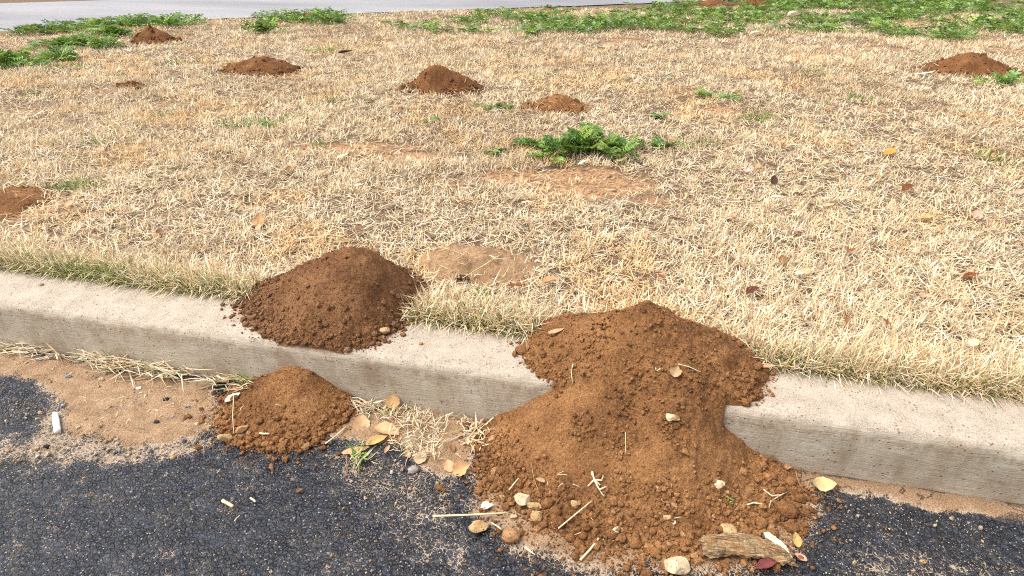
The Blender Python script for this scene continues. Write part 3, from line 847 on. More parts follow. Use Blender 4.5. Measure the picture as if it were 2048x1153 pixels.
def frond_arrays(L, wide, arch, seed, lobes=True, pairs=8):
    r = random.Random(seed); V = []; F = []
    def pt(t): return Vector((L * t * (1 - .12 * arch * t), 0, L * arch * (t - .85 * t * t)))
    def leaflet(base, d, up, ln, wd):
        s = d.cross(up).normalized(); k = len(V)
        V.extend([base, base + d * ln * .5 + s * wd + up * ln * .08, base + d * ln - up * ln * .1, base + d * ln * .5 - s * wd + up * ln * .08])
        F.append((k, k + 1, k + 2, k + 3))
    # rachis as a thin three-sided strip
    k = len(V); N = 6
    for i in range(N + 1):
        p_ = pt(i / N); w_ = L * .012 * (1 - .7 * i / N)
        V.extend([p_ + Vector((0, w_, 0)), p_ - Vector((0, w_, 0))])
    for i in range(N): F.append((k + 2 * i, k + 2 * i + 1, k + 2 * i + 3, k + 2 * i + 2))
    for j in range(pairs):
        t = .2 + .78 * j / (pairs - 1); p_ = pt(t); tg = (pt(min(1, t + .05)) - pt(t - .05)).normalized(); up = Vector((0, 1, 0)).cross(tg) * -1
        if up.z < 0: up = -up
        ln = L * wide * (math.sin(math.pi * (.16 + .78 * (1 - j / pairs))) * .9 + .1)
        for sgn in (-1, 1):
            d = (tg * r.uniform(.45, .75) + Vector((0, sgn, 0)) + up * r.uniform(-.1, .35)).normalized()
            l_ = ln * r.uniform(.85, 1.15)
            leaflet(p_, d, up, l_, l_ * .20)
            if lobes:
                for q in (.38, .66):
                    for s2 in (-1, 1):
                        sd_ = (d * .65 + d.cross(up) * s2).normalized()
                        leaflet(p_ + d * l_ * q, sd_, up, l_ * .42 * (1.1 - .4 * q), l_ * .10)
    leaflet(pt(.97), (pt(1) - pt(.9)).normalized(), Vector((0, 0, 1)), L * .14, L * .04)
    return np.array([tuple(v) for v in V]), F

def frond_mesh(seed, lobes=True, pairs=8, wide=.34, arch=.35):
    V, F = frond_arrays(1.0, wide, arch, seed, lobes, pairs)
    me = bpy.data.meshes.new('frond'); me.from_pydata([tuple(v) for v in V], [], F); me.update()
    c = WG[seed % len(WG)]
    a = me.color_attributes.new('Col', 'FLOAT_COLOR', 'POINT')
    a.data.foreach_set('color', np.tile(np.array([*c, 1], np.float32), len(V)))
    me.materials.append(M_GREEN)
    return me

FR = [frond_mesh(i, arch=[.15, .35, .55][i % 3], wide=[.30, .36, .40][i % 3]) for i in range(10)]
FRF = [frond_mesh(50 + i, lobes=False, pairs=6, arch=.4, wide=.4) for i in range(5)]

def weed(px, py, rx, ry, h, nf, label, group=None, flen=.1, near=True, cores=4, name='weed'):
    """rosettes spread over an ellipse of rx by ry metres; each leaf is a part"""
    c = at(px, py, .142); c[2] = float(lawn_z(np.array(c[0]), np.array(c[1])))
    root = empty(name, c)
    tag(root, label, 'weed', group)
    cs = [(0, 0, 1.0)] + [(random.gauss(0, .42) * rx, random.gauss(0, .4) * ry, random.uniform(.45, .8)) for _ in range(cores - 1)]
    for i in range(nf):
        a, b, q = cs[i % len(cs)] if i % 3 else (random.uniform(-.8, .8) * rx, random.uniform(-.7, .7) * ry, .5)
        fo = random.choice(FR if near else FRF)
        o = link('leaf', fo, None, root)
        el = random.uniform(.05, 1.0) * (1 if q > .6 else .75) * (1 if h > .09 else .75 if h > .06 else .5)
        az = random.uniform(0, 2 * math.pi)
        o.location = (a * RIGHT[0] + b * FH[0], a * RIGHT[1] + b * FH[1], random.uniform(0, .35) * h * q)
        o.rotation_euler = (random.uniform(-.5, .5), -el, az)
        s_ = flen * random.uniform(.6, 1.15) * (.75 + .4 * q)
        o.scale = (s_, s_, s_)
    return root

weed(1165, 305, .26, .15, .10, 200, 'large bushy green weed with ferny leaves in the lawn centre', flen=.092, cores=10)
weed(1068, 292, .10, .05, .04, 34, 'low side clump of ferny leaves touching the left of the large weed', flen=.075, cores=3)
weed(1330, 292, .12, .05, .03, 26, 'thin flat weed trailing right of the large green weed', flen=.065, cores=3)
weed(990, 306, .08, .03, .02, 16, 'sparse low weed left of the large green weed', flen=.06, cores=2)
weed(1000, 218, .12, .05, .03, 24, 'low green weed left of the small crumbly mound', flen=.065, cores=3)
weed(857, 243, .09, .04, .02, 14, 'small yellowish green weed below the lone dark mound', flen=.055, cores=2)
weed(1435, 195, .17, .07, .04, 30, 'low green weed above the small bare soil patch right of centre', flen=.075, cores=3, near=False)
weed(2020, 168, .28, .14, .05, 40, 'green weed in front of the broad mound at the right edge', flen=.11, cores=4, near=False)
weed(535, 68, .25, .12, .12, 44, 'bushy upright green weed standing alone near the top left', flen=.14, cores=4, near=False)
weed(645, 102, .22, .08, .03, 24, 'low green weed right of the wide two humped mound', flen=.08, cores=3, near=False)
weed(525, 256, .16, .05, .03, 18, 'thin green weed in the lawn left of centre', flen=.055, cores=3)
weed(1320, 232, .05, .03, .02, 12, 'tiny green weed right of the small crumbly mound', flen=.07, cores=1)
weed(40, 128, .38, .30, .09, 170, 'dense green weed patch cut by the left edge of the photo', flen=.13, cores=6, near=False)
weed(150, 98, .45, .30, .075, 180, 'spreading green weed patch left of the small steep red mound', flen=.125, cores=6, near=False)
weed(215, 72, .34, .16, .09, 90, 'green weed right against the small steep red mound', flen=.13, cores=4, near=False)

def weed_mass(name, polys, n, flen, label, thr=0.0, seed=5):
    wp = [wpoly(q, .142) for q in polys]
    allp = np.concatenate([np.array(q) for q in wp]); lo_, hi_ = allp.min(0), allp.max(0)
    x = RNG.uniform(lo_[0], hi_[0], n * 12); y = RNG.uniform(lo_[1], hi_[1], n * 12)
    wob = fbm(x * 2.5, y * 2.5, seed, 3) * .35
    sd_ = np.max([poly_sdf(x, y, q) for q in wp], axis=0)
    k = (sd_ + wob > 0) & (road_side(x, y) > .03) & (fbm(x * 1.6, y * 2.2, seed + 4, 4) > thr) & (RNG.random(len(x)) > bare(x, y) * .9) & not_buried(x, y, .03)
    x, y = x[k][:n], y[k][:n]; n = len(x)
    Vs, loops, starts, cols, off, lo_n = [], [], [], [], 0, 0
    shapes = [frond_arrays(1.0, .42, a_, 70 + i, False, 5) for i, a_ in enumerate((.2, .4, .6, .5))]
    for i in range(n):
        V_, F_ = shapes[i % 4]
        el = -random.uniform(.0, .75); az = random.uniform(0, 6.283); s_ = flen * random.uniform(.55, 1.2)
        ce, se, ca, sa = math.cos(el), math.sin(el), math.cos(az), math.sin(az)
        Q = V_ * s_; q = np.stack([Q[:, 0] * ce + Q[:, 2] * se, Q[:, 1], -Q[:, 0] * se + Q[:, 2] * ce], -1)
        q = np.stack([q[:, 0] * ca - q[:, 1] * sa + x[i], q[:, 0] * sa + q[:, 1] * ca + y[i], q[:, 2]], -1)
        q[:, 2] = np.maximum(q[:, 2], .004) + .14
        Vs.append(q); cols.append(np.tile(WG[random.randrange(5)] * random.uniform(.65, 1.15), (len(q), 1)))
        for f_ in F_:
            loops.extend([off + v for v in f_]); starts.append(lo_n); lo_n += len(f_)
        off += len(q)
    me = raw_mesh(name, np.concatenate(Vs), np.array(loops), np.array(starts), False, cols=np.concatenate(cols))
    return tag(link(name, me, M_GREEN), label, 'weeds', kind='stuff')

weed_mass('weed_strip', [[(760, 50), (1000, 30), (1100, 22), (1400, 6), (1500, 0), (1700, -10), (2100, -10), (2100, 92), (1960, 86), (1800, 78), (1700, 68), (1560, 66), (1480, 80), (1350, 70), (1230, 64), (1090, 76), (1000, 70), (850, 68)]],
          6500, .12, 'long mass of green ferny weeds along the far road edge on the right', -.10)
weed_mass('weed_strip', [[(0, 72), (60, 60), (180, 50), (280, 46), (390, 41), (390, 52), (240, 58), (120, 68), (0, 88)], [(450, 34), (560, 28), (700, 28), (700, 50), (600, 48), (480, 42)]],
          900, .13, 'thin broken line of green weeds along the far road edge on the left', -.15, 9)

# ------------------------------------------------------------------ stones and clods
def ico2():
    V = [Vector(v) for v in ICO_V]; F = [tuple(f) for f in ICO_F]
    for _ in range(2):
        cache = {}; nf = []
        def mid(a, b):
            k = (min(a, b), max(a, b))
            if k not in cache: V.append(((V[a] + V[b]) / 2).normalized()); cache[k] = len(V) - 1
            return cache[k]
        for a, b, c in F:
            ab, bc, ca = mid(a, b), mid(b, c), mid(c, a)
            nf += [(a, ab, ca), (b, bc, ab), (c, ca, bc), (ab, bc, ca)]
        F = nf
    return np.array([tuple(v) for v in V]), F
IV, IF = ico2()

def noise3(P, f, seed):
    return fbm(P[:, 0] * f + P[:, 2] * 1.3 * f, P[:, 1] * f - P[:, 2] * .7 * f, seed, 3, .6)

def stone_mesh(seed, angular):
    P = IV.copy()
    r = np.random.default_rng(seed)
    if angular:      # cut by a few planes to make facets
        for _ in range(13):
            nrm = r.normal(size=3); nrm /= np.linalg.norm(nrm); d = r.uniform(.48, .82)
            ex = np.maximum(P @ nrm - d, 0); P = P - ex[:, None] * nrm * .92
    P = P * (1 + .12 * noise3(IV, 1.3, seed) + (.05 if angular else .26) * noise3(IV, 3.2, seed + 2) + (.03 if angular else .12) * noise3(IV, 8.0, seed + 4))[:, None]
    me = bpy.data.meshes.new('stone'); me.from_pydata([tuple(v) for v in P], [], IF); me.update()
    me.polygons.foreach_set('use_smooth', np.full(len(IF), not angular))
    return me

def stone_mat(name, c, dirt):
    k = NT(name)
    n = k.noise(70, 5, 0.7); n2 = k.noise(24, 3, 0.6)
    col = k.ramp(n, [(0.3, tuple(x * .66 for x in c)), (0.55, c), (0.75, tuple(min(1, x * 1.3) for x in c))])
    v = k.voro(240); s2 = k.t.nodes.new('ShaderNodeSeparateColor'); k.t.links.new(v.outputs['Color'], s2.inputs[0])
    pit = k.math('MULTIPLY', k.rng(v.outputs['Distance'], .4, .2), k.rng(s2.outputs[0], .7, .8))
    col = k.mix(k.math('MULTIPLY', pit, .6), col, tuple(x * .35 for x in c))
    col = k.mix(k.rng(n2, .54, .64, 0, dirt), col, (.33, .145, .045))
    return k.out(col, k.bump(k.math('SUBTRACT', n, pit), .7, .004), .92)

SM = {'pale': stone_mat('stone_pale', (.50, .385, .245), .7), 'tan': stone_mat('stone_tan', (.42, .28, .135), .75), 'brown': stone_mat('stone_brown', (.32, .175, .082), .8),
      'clod': soil_mat('clod_soil', (.075, .032, .012), (.20, .09, .033), (.32, .165, .068)), 'darkclod': soil_mat('clod_dark', (.075, .034, .015), (.155, .075, .034), (.22, .12, .06)),
      'grey': stone_mat('stone_grey', (.30, .255, .22), .2), 'black': simple_mat('black_pebble', (.022, .02, .02), .3), 'blue': stone_mat('stone_blue_grey', (.27, .27, .30), .15),
      'white': simple_mat('stone_white', (.78, .74, .68), .12)}
STM = {}
def stone(px, py, wpx, asp, mat, label, group=None, name='stone', angular=True, flat=.75, seed=None, sink=.25, cat=None):
    p_ = hit(px, py); s_ = scale_at(p_); r = wpx / s_ / 2
    seed = seed if seed is not None else (int(px * 7 + py * 13) % 12)
    key = (seed, angular, mat)
    if key not in STM:
        STM[key] = stone_mesh(seed + 200, angular); STM[key].materials.append(SM[mat])
    o = link(name, STM[key])
    o.scale = (r, r * asp, r * flat * min(1, .55 + .45 * asp))
    a_ = random.uniform(-.4, .4)
    o.rotation_euler = (random.uniform(-.25, .25), random.uniform(-.25, .25), YAW + a_)
    o.location = (p_[0], p_[1], p_[2] + o.scale[2] * (1 - 2 * sink) * .9)
    return tag(o, label, cat or ('pebble' if name == 'pebble' else 'clod' if name == 'dirt_clod' else 'stone'), group)

G1 = 'stones at the foot of the largest pile'
stone(1048, 1004, 44, .72, 'pale', 'pale angular stone with a soil smear at the left foot of the largest pile', G1)
stone(958, 1060, 46, .7, 'tan', 'yellowish blocky stone under the long straw on the asphalt', G1, sink=.1)
stone(1022, 1078, 38, .8, 'brown', 'rounded brown stone between the yellow stone and the dirt pile', G1, angular=False, sink=.1)
stone(1073, 1036, 24, .95, 'tan', 'small rounded tan stone beside the pale angular stone', G1, angular=False)
stone(1066, 1016, 36, .42, 'tan', 'narrow slanted tan stone just right of the pale angular stone', G1)
stone(1026, 1036, 20, .7, 'pale', 'small pale stone chip at the end of the long straw', G1)
stone(1350, 1140, 58, .85, 'pale', 'big pale pitted stone at the bottom edge below the pile', G1, sink=.2)
stone(1457, 1066, 36, .8, 'tan', 'tan stone half covered in soil above the bark chunk', G1, angular=False)
stone(1345, 840, 30, .75, 'pale', 'pale stone lodged high in the middle of the largest pile')
stone(1437, 972, 26, .8, 'pale', 'pale stone lodged in the lower right of the largest pile')
stone(1151, 1010, 20, 1.0, 'tan', 'upright tan stone in the crumbs at the front of the pile', G1)
stone(1232, 1063, 20, .8, 'pale', 'small cream wedge of stone among the clods at the pile front', G1)
stone(1334, 1038, 18, .7, 'tan', 'small ochre stone low on the front of the largest pile', G1)
stone(1347, 1048, 11, .9, 'white', 'tiny white stone beside the small ochre stone', G1)
stone(453, 878, 32, .72, 'tan', 'tan stone at the left foot of the small gutter pile')
stone(484, 862, 30, .6, 'brown', 'brown stone on the left slope of the small gutter pile')
stone(769, 666, 30, .6, 'tan', 'tan stone at the right foot of the dark kerb pile')
stone(827, 943, 23, .75, 'grey', 'smooth grey brown pebble on asphalt below the cream leaf', name='pebble', angular=False)
stone(880, 978, 16, .85, 'clod', 'single small red clod alone on the asphalt', name='dirt_clod', angular=False)
stone(1043, 705, 27, .85, 'clod', 'round orange clod alone on the kerb left of the largest pile', name='dirt_clod', angular=False)
stone(1572, 1026, 46, .8, 'clod', 'largest crumbly clod at the right foot of the largest pile', name='dirt_clod', angular=False, sink=.2)
stone(1583, 1060, 32, .7, 'clod', 'medium clod just below the largest clod at the right foot', name='dirt_clod', angular=False)
stone(842, 689, 9, .9, 'brown', 'tiny brown pebble alone on the kerb top', name='pebble', angular=False)
stone(806, 672, 12, .9, 'clod', 'small clod on the kerb just right of the dark pile', name='dirt_clod', angular=False)
stone(83, 571, 9, .9, 'grey', 'tiny grey pebble on the kerb top at far left', name='pebble', angular=False)
stone(137, 756, 18, .5, 'blue', 'flat blue grey pebble on the sand near the kerb at left', name='pebble')
stone(203, 762, 14, .8, 'pale', 'pale pebble on the sand below the kerb grass', name='pebble')
stone(278, 779, 13, .8, 'white', 'whitish pebble in the middle of the sand patch', name='pebble')
stone(333, 801, 12, .8, 'black', 'black pebble upper right on the sand patch', name='pebble', angular=False)
stone(314, 846, 12, .7, 'black', 'black pebble near the lower edge of the sand patch', name='pebble', angular=False)
stone(94, 895, 12, .8, 'black', 'black pebble below the white cigarette butt', name='pebble', angular=False)
stone(78, 721, 16, .8, 'grey', 'grey pebble half under the dry grass tuft at left', name='pebble')
stone(127, 813, 13, .7, 'blue', 'bluish pebble just right of the cigarette butt', name='pebble')
stone(180, 884, 11, .7, 'grey', 'grey pebble on the dusty asphalt edge', name='pebble')
stone(346, 917, 13, .7, 'tan', 'tan pebble at the edge of the dust film', name='pebble')
stone(403, 846, 13, .8, 'clod', 'reddish clod on the sand left of the small gutter pile', name='dirt_clod', angular=False)
stone(1843, 1126, 15, .8, 'tan', 'orange tan chip on the asphalt at lower right', name='pebble')
stone(1625, 1138, 10, .8, 'clod', 'tiny clod on asphalt right of the bark chunk', name='dirt_clod', angular=False)
stone(705, 62, 1, 1, 'white', 'x') if False else None
# clods along the foot of the largest pile (nothing tells them apart)
CL = [(1095, 1012, 26), (1110, 1028, 24), (1118, 1048, 26), (1088, 1052, 18), (1140, 1040, 18), (1170, 1058, 20), (1190, 1052, 22), (1140, 1080, 22), (1158, 1092, 24), (1165, 1075, 18),
      (1222, 1072, 24), (1243, 1080, 20), (1270, 1090, 26), (1290, 1083, 18), (1060, 990, 20), (1005, 945, 22), (985, 960, 20), (970, 935, 16), (996, 900, 18), (1010, 915, 16), (962, 972, 18), (958, 985, 20),
      (990, 975, 16), (1020, 965, 20), (1310, 1108, 24), (1330, 1098, 20), (1375, 1088, 22), (1400, 1070, 20), (1420, 1086, 26), (1395, 1050, 16), (1490, 1068, 24), (1510, 1072, 22), (1520, 1050, 26),
      (1545, 1070, 24), (1500, 1090, 20), (1550, 1040, 20), (1600, 1000, 24), (1612, 1030, 16), (1560, 985, 22), (1580, 968, 22), (1590, 1090, 16), (1545, 955, 18), (1252, 1140, 18), (1290, 1150, 18), (1400, 1110, 18),
      (1600, 1118, 13), (1240, 1010, 16), (1180, 1015, 16), (1040, 935, 14), (1305, 1065, 18), (1350, 1070, 18), (1200, 1090, 16)]
for i, (a, b, s_) in enumerate(CL):
    where = 'left' if a < 1070 else 'right' if a > 1480 else 'front'
    stone(a, b, s_, random.uniform(.7, .95), 'clod', 'small crumbly soil clod at the %s foot of the largest pile' % where, 'soil clods at the %s foot of the largest pile' % where, 'dirt_clod', False, .8)
CL = [(500, 628, 14), (488, 640, 12), (492, 652, 14), (505, 640, 16), (512, 655, 12), (520, 622, 10), (467, 633, 8), (468, 652, 6), (487, 625, 8), (745, 690, 12), (730, 694, 12), (760, 680, 14), (750, 672, 14), (795, 655, 14), (715, 692, 10), (470, 622, 7)]
for a, b, s_ in CL:
    stone(a, b, s_, .85, 'darkclod', 'small dark clod along the lower edge of the kerb pile', 'soil clods round the dark kerb pile', 'dirt_clod', False, .85)
CL = [(470, 800, 18), (460, 830, 18), (450, 850, 16), (520, 893, 14), (540, 900, 16), (565, 895, 18), (590, 893, 14), (480, 890, 18), (500, 880, 16), (610, 875, 16), (630, 880, 14), (660, 862, 14), (690, 845, 16), (700, 828, 14),
      (555, 838, 16), (520, 845, 18), (640, 850, 14), (600, 905, 12)]
for a, b, s_ in CL:
    stone(a, b, s_, .8, 'clod', 'small soil clod on the slope or foot of the gutter pile', 'soil clods round the small gutter pile', 'dirt_clod', False, .8)

# ------------------------------------------------------------------ leaves
LM = {}
LEAFC = {'cream': (.70, .52, .32), 'peach': (.66, .40, .21), 'orange': (.62, .37, .17), 'amber': (.66, .30, .045), 'ochre': (.60, .40, .15), 'brown': (.28, .135, .055), 'rust': (.25, .085, .030),
         'darkred': (.17, .055, .035), 'tan': (.52, .34, .19), 'grey': (.30, .215, .16), 'dark': (.075, .040, .022), 'yellow': (.72, .55, .27), 'red': (.24, .06, .06), 'pink': (.60, .35, .25), 'pale': (.76, .64, .50),
         'brightpink': (.75, .42, .46)}
for k_, c in LEAFC.items():
    c = tuple(x * .80 for x in c)
    LM[k_] = simple_mat('leaf_' + k_, c, .22, 55, .75, .5, .25, .18)
LEAF_CACHE = {}
def leaf_mesh(asp, curl, cup, kind, mat):
    key = (round(asp, 2), round(curl, 2), round(cup, 2), kind, mat)
    if key in LEAF_CACHE: return LEAF_CACHE[key]
    nu, nv = 12, 7; V = []; F = []
    for i in range(nu):
        t = i / (nu - 1)
        if kind == 'ovate': wv = math.sin(math.pi * t ** .8) ** .75
        elif kind == 'fan': wv = .12 + .95 * math.sin(math.pi * min(1, t * .92) ** 1.8) ** .8
        elif kind == 'torn': wv = (math.sin(math.pi * t ** .8) ** .6) * (1 if t < .72 else .55)
        else: wv = math.sin(math.pi * t) ** .8
        for j in range(nv):
            s = (j / (nv - 1) - .5) * 2
            rag = 1 + .07 * math.sin(i * 2.3 + j * 1.1)
            y_ = s * wv * asp * .5 * rag
            x_ = (t - .5)
            z_ = cup * (abs(s) ** 1.5) * wv * asp + curl * ((t - .5) ** 2) * 1.6 + .012 * math.sin(i * 1.7 + s * 3)
            V.append((x_, y_, z_))
    for i in range(nu - 1):
        for j in range(nv - 1): F.append((i * nv + j, (i + 1) * nv + j, (i + 1) * nv + j + 1, i * nv + j + 1))
    me = bpy.data.meshes.new('leaf'); me.from_pydata(V, [], F); me.update()
    me.polygons.foreach_set('use_smooth', np.full(len(F), True))
    me.materials.append(LM[mat]); LEAF_CACHE[key] = me
    return me
def tube(pts, rad, sides=5, taper=.6):
    V = []; F = []; n = len(pts); pts = [Vector(q) for q in pts]
    for i, q in enumerate(pts):
        tg = (pts[min(n - 1, i + 1)] - pts[max(0, i - 1)]).normalized()
        a = tg.orthogonal().normalized(); b = tg.cross(a); r_ = rad * (1 - (1 - taper) * i / max(1, n - 1))
        for j in range(sides):
            th_ = 2 * math.pi * j / sides; V.append(tuple(q + (a * math.cos(th_) + b * math.sin(th_)) * r_))
    for i in range(n - 1):
        for j in range(sides): F.append((i * sides + j, i * sides + (j + 1) % sides, (i + 1) * sides + (j + 1) % sides, (i + 1) * sides + j))
    F.append(tuple(range(sides))[::-1]); F.append(tuple((n - 1) * sides + j for j in range(sides)))
    return V, F
sv, sf = tube([(-.46, 0, .005), (-.58, .01, .02), (-.70, .04, .05)], .018, 5, .7)
STEM = bpy.data.meshes.new('leaf_stem'); STEM.from_pydata(sv, [], sf); STEM.update(); STEM.materials.append(simple_mat('leaf_stem', (.42, .26, .12)))

def leaf(px, py, lpx, asp, ang, mat, label, group=None, tilt=.15, roll=0.0, curl=.15, cup=.15, kind='ovate', lift=None, stem=False, name='leaf', cat='leaf'):
    p_ = hit(px, py)
    on_lawn = p_[1] > KW and p_[2] - float(lawn_z(np.array(p_[0]), np.array(p_[1]))) < .004
    up = .022 if on_lawn else .004
    if lift is not None: up = lift
    if on_lawn: p_ = at(px, py, .140 + up); 
    else: p_[2] += up
    s_ = lpx / scale_at(p_)
    o = link(name, leaf_mesh(asp, curl, cup, kind, mat))
    o.location = p_; o.scale = (s_, s_, s_)
    o.rotation_euler = (roll, -tilt, YAW + math.radians(ang))
    if stem: link('stem', STEM, None, o)
    return tag(o, label, cat, group)

leaf(723, 851, 42, .8, 100, 'peach', 'upright egg shaped peach leaf right of the small gutter pile', tilt=.35, roll=.15, stem=True)
leaf(775, 868, 62, .52, -28, 'peach', 'long folded peach leaf lying under the clippings', tilt=.1, cup=.35)
leaf(754, 886, 46, .5, 25, 'ochre', 'yellow ochre leaf tucked below the folded peach leaf', tilt=.1, cup=.25)
leaf(712, 906, 56, .30, 14, 'peach', 'narrow peach leaf beside the green sprig on the asphalt', tilt=.05, cup=.2)
leaf(842, 920, 30, .85, 70, 'cream', 'cream leaf flat on the dusty asphalt above the grey pebble', tilt=.2, stem=False)
leaf(788, 808, 34, .85, 95, 'orange', 'orange leaf propped against the bottom of the kerb', tilt=.75, roll=.1, lift=.015)
leaf(898, 936, 30, .75, 110, 'peach', 'round peach leaf left of the torn orange leaf at the pile foot', tilt=.25)
leaf(924, 942, 38, .85, 20, 'orange', 'torn orange leaf at the left foot of the largest pile', tilt=.3, roll=.3, kind='torn', cup=.3)
leaf(994, 845, 24, .7, 120, 'brown', 'small olive brown leaf where the largest pile meets the kerb', tilt=.4)
leaf(957, 858, 26, .55, 40, 'peach', 'small curled peach leaf below the olive brown leaf', cup=.5)
leaf(935, 885, 22, .4, 100, 'cream', 'slim cream leaf on the sand left of the largest pile', cup=.3)
leaf(975, 1018, 28, .7, 10, 'pale', 'whitish curled leaf scrap above the long straw', tilt=.25, cup=.4, kind='torn')
leaf(467, 799, 34, .6, 25, 'pale', 'cream leaf on the left side of the small gutter pile', tilt=.3)
leaf(447, 773, 46, .4, -25, 'tan', 'curled tan leaf in the dry tuft left of the gutter pile', tilt=.3, cup=.5, lift=.012)
leaf(1641, 980, 46, .62, -8, 'yellow', 'pale yellow leaf with two raised points at the right pile foot', tilt=.05, roll=.5, cup=.1, curl=.75, kind='oval', lift=.016)
leaf(1352, 747, 26, .9, 60, 'tan', 'torn tan leaf piece stuck in the upper slope of the largest pile', tilt=.6, kind='torn', cup=.4)
leaf(1527, 738, 44, .35, -15, 'tan', 'flat narrow tan leaf at the back of the kerb right of the largest pile', lift=.006)
leaf(1112, 668, 36, .35, 15, 'tan', 'tan leaf at the back of the kerb left of the largest pile', lift=.006)
leaf(1100, 564, 40, .42, 20, 'peach', 'curled peach tan leaf in dry grass right of the flat pale mound', cup=.5, lift=.024)
leaf(926, 563, 34, .5, -20, 'dark', 'dark curled leaf at the lower edge of the flat pale mound', cup=.5)
leaf(1033, 572, 40, .22, -12, 'rust', 'narrow rust brown leaf between the dark leaf and the peach leaf', cup=.4)
leaf(518, 442, 30, .8, 95, 'orange', 'orange leaf standing upright in dry grass above the tall dark pile', tilt=.9, lift=.024)
leaf(518, 455, 18, .7, 60, 'peach', 'small peach leaf just under the upright orange leaf', tilt=.5)
leaf(489, 386, 20, .7, 0, 'orange', 'small orange leaf up and left of the upright orange leaf', tilt=.4)
leaf(638, 378, 26, .5, 0, 'brown', 'brown leaf in the lawn above the tall dark pile', tilt=.3)
leaf(785, 411, 34, .5, -20, 'grey', 'grey brown pointed leaf left of the bare soil patch', tilt=.3)
leaf(808, 348, 20, .7, 80, 'grey', 'small grey leaf above the pointed grey brown leaf', tilt=.5)
leaf(685, 314, 28, .6, 20, 'cream', 'cream leaf lying by the bare soil left of the large weed', tilt=.3)
leaf(1165, 326, 20, .7, 0, 'pale', 'pale round leaf under the front edge of the large weed', tilt=.5, lift=.024)
leaf(800, 213, 22, .5, 0, 'orange', 'orange leaf below the lone dark reddish mound', tilt=.3)
leaf(1780, 305, 30, .6, 25, 'amber', 'bright amber leaf in dry grass at upper right', tilt=.3, lift=.024)
leaf(1990, 301, 26, .6, -30, 'brown', 'brown leaf in dry grass near the right edge', tilt=.4, lift=.024)
leaf(1817, 378, 26, .7, 20, 'rust', 'rust leaf right of centre in the right lawn, glossy and curled', tilt=.4, cup=.5, lift=.024)
leaf(1580, 341, 22, .5, 0, 'orange', 'orange leaf above the white scrap in the right lawn', tilt=.3, lift=.024)
leaf(1516, 332, 14, .7, 80, 'orange', 'tiny orange leaf next to the pink scrap', tilt=.6, lift=.024)
leaf(1856, 435, 34, .35, 5, 'ochre', 'flat ochre leaf with a dark underside in the right lawn', tilt=.1, lift=.024)
leaf(1954, 430, 24, .8, 70, 'pink', 'pinkish tan leaf upright near the right edge', tilt=.6, lift=.024)
leaf(1942, 554, 36, .45, 10, 'rust', 'long dark rust leaf at right above the kerb fringe', tilt=.2, cup=.4, lift=.024)
leaf(1506, 584, 30, .6, 15, 'darkred', 'dark red brown curled leaf right of the largest pile top', tilt=.4, cup=.5, lift=.024)
leaf(1592, 430, 22, .5, -15, 'cream', 'cream leaf beside a pale straw in the right lawn', tilt=.2, lift=.024)
leaf(1600, 461, 32, .4, -20, 'pink', 'pink tan leaf below the cream leaf in the right lawn', tilt=.2, lift=.024)
leaf(1658, 411, 24, .45, 5, 'peach', 'peach leaf right of the cream leaf in the right lawn', tilt=.2, lift=.024)
leaf(1612, 543, 20, .8, 40, 'peach', 'peach leaf beside the white paper scrap', tilt=.5, lift=.024)
leaf(1565, 520, 22, .8, 80, 'brown', 'brown leaf nearly hidden in the right lawn', tilt=.6, lift=.02)
leaf(1948, 686, 24, .8, 20, 'cream', 'pale round leaf in the grass above the right end of the kerb', tilt=.4, lift=.035)
leaf(1810, 762, 26, .6, 0, 'brown', 'brown leaf lodged under the kerb fringe at right', tilt=.2, lift=.01)
leaf(140, 408, 20, .9, 60, 'peach', 'round peach leaf right of the heap at the left edge', tilt=.5, lift=.024)
leaf(42, 368, 20, .8, 30, 'cream', 'cream leaf just above the heap at the left edge', tilt=.5, lift=.024)
leaf(115, 303, 12, .8, 30, 'orange', 'tiny orange leaf in the left lawn', tilt=.5, lift=.024)
leaf(155, 240, 42, .4, 10, 'grey', 'flat grey brown leaf lying in the left lawn', tilt=.1, lift=.02)
leaf(1985, 460, 22, .5, -20, 'tan', 'tan leaf near the right edge below the pinkish leaf', tilt=.3, lift=.024)
leaf(1740, 348, 20, .6, 20, 'pink', 'pale pink leaf below the bright amber leaf', tilt=.3, lift=.024)
leaf(1695, 640, 24, .5, 70, 'brown', 'brown leaf half buried in grass above the kerb at right', tilt=.5, lift=.025)
leaf(2040, 385, 20, .8, 20, 'pink', 'pinkish leaf cut by the right edge', tilt=.4, lift=.024)
leaf(925, 405, 18, .6, 20, 'rust', 'small rust leaf in the lawn above the flat pale mound', tilt=.3)
leaf(1240, 322, 16, .5, -20, 'tan', 'small tan leaf under the right side of the large weed', tilt=.3)
SMALL = [(330, 470), (705, 450), (880, 455), (1000, 455), (1120, 430), (1330, 560), (1260, 510), (1430, 480), (1480, 440), (1700, 500), (1760, 560), (1850, 600), (1900, 510), (1660, 590), (430, 350), (250, 420),
         (590, 330), (760, 500), (1380, 420), (1560, 300), (1880, 340), (1640, 330), (1720, 460), (2010, 560), (1540, 620), (1770, 640), (1350, 330)]
for a, b in SMALL:
    leaf(a + random.uniform(-14, 14), b + random.uniform(-10, 10), random.uniform(12, 22), random.uniform(.45, .8), random.uniform(0, 180), random.choice(['tan', 'brown', 'peach', 'tan', 'pink', 'rust']),
         'small dull dead leaf fragment half sunk in the dry grass', 'leaf fragments in the dry grass', tilt=random.uniform(.1, .6), lift=random.uniform(.014, .026))
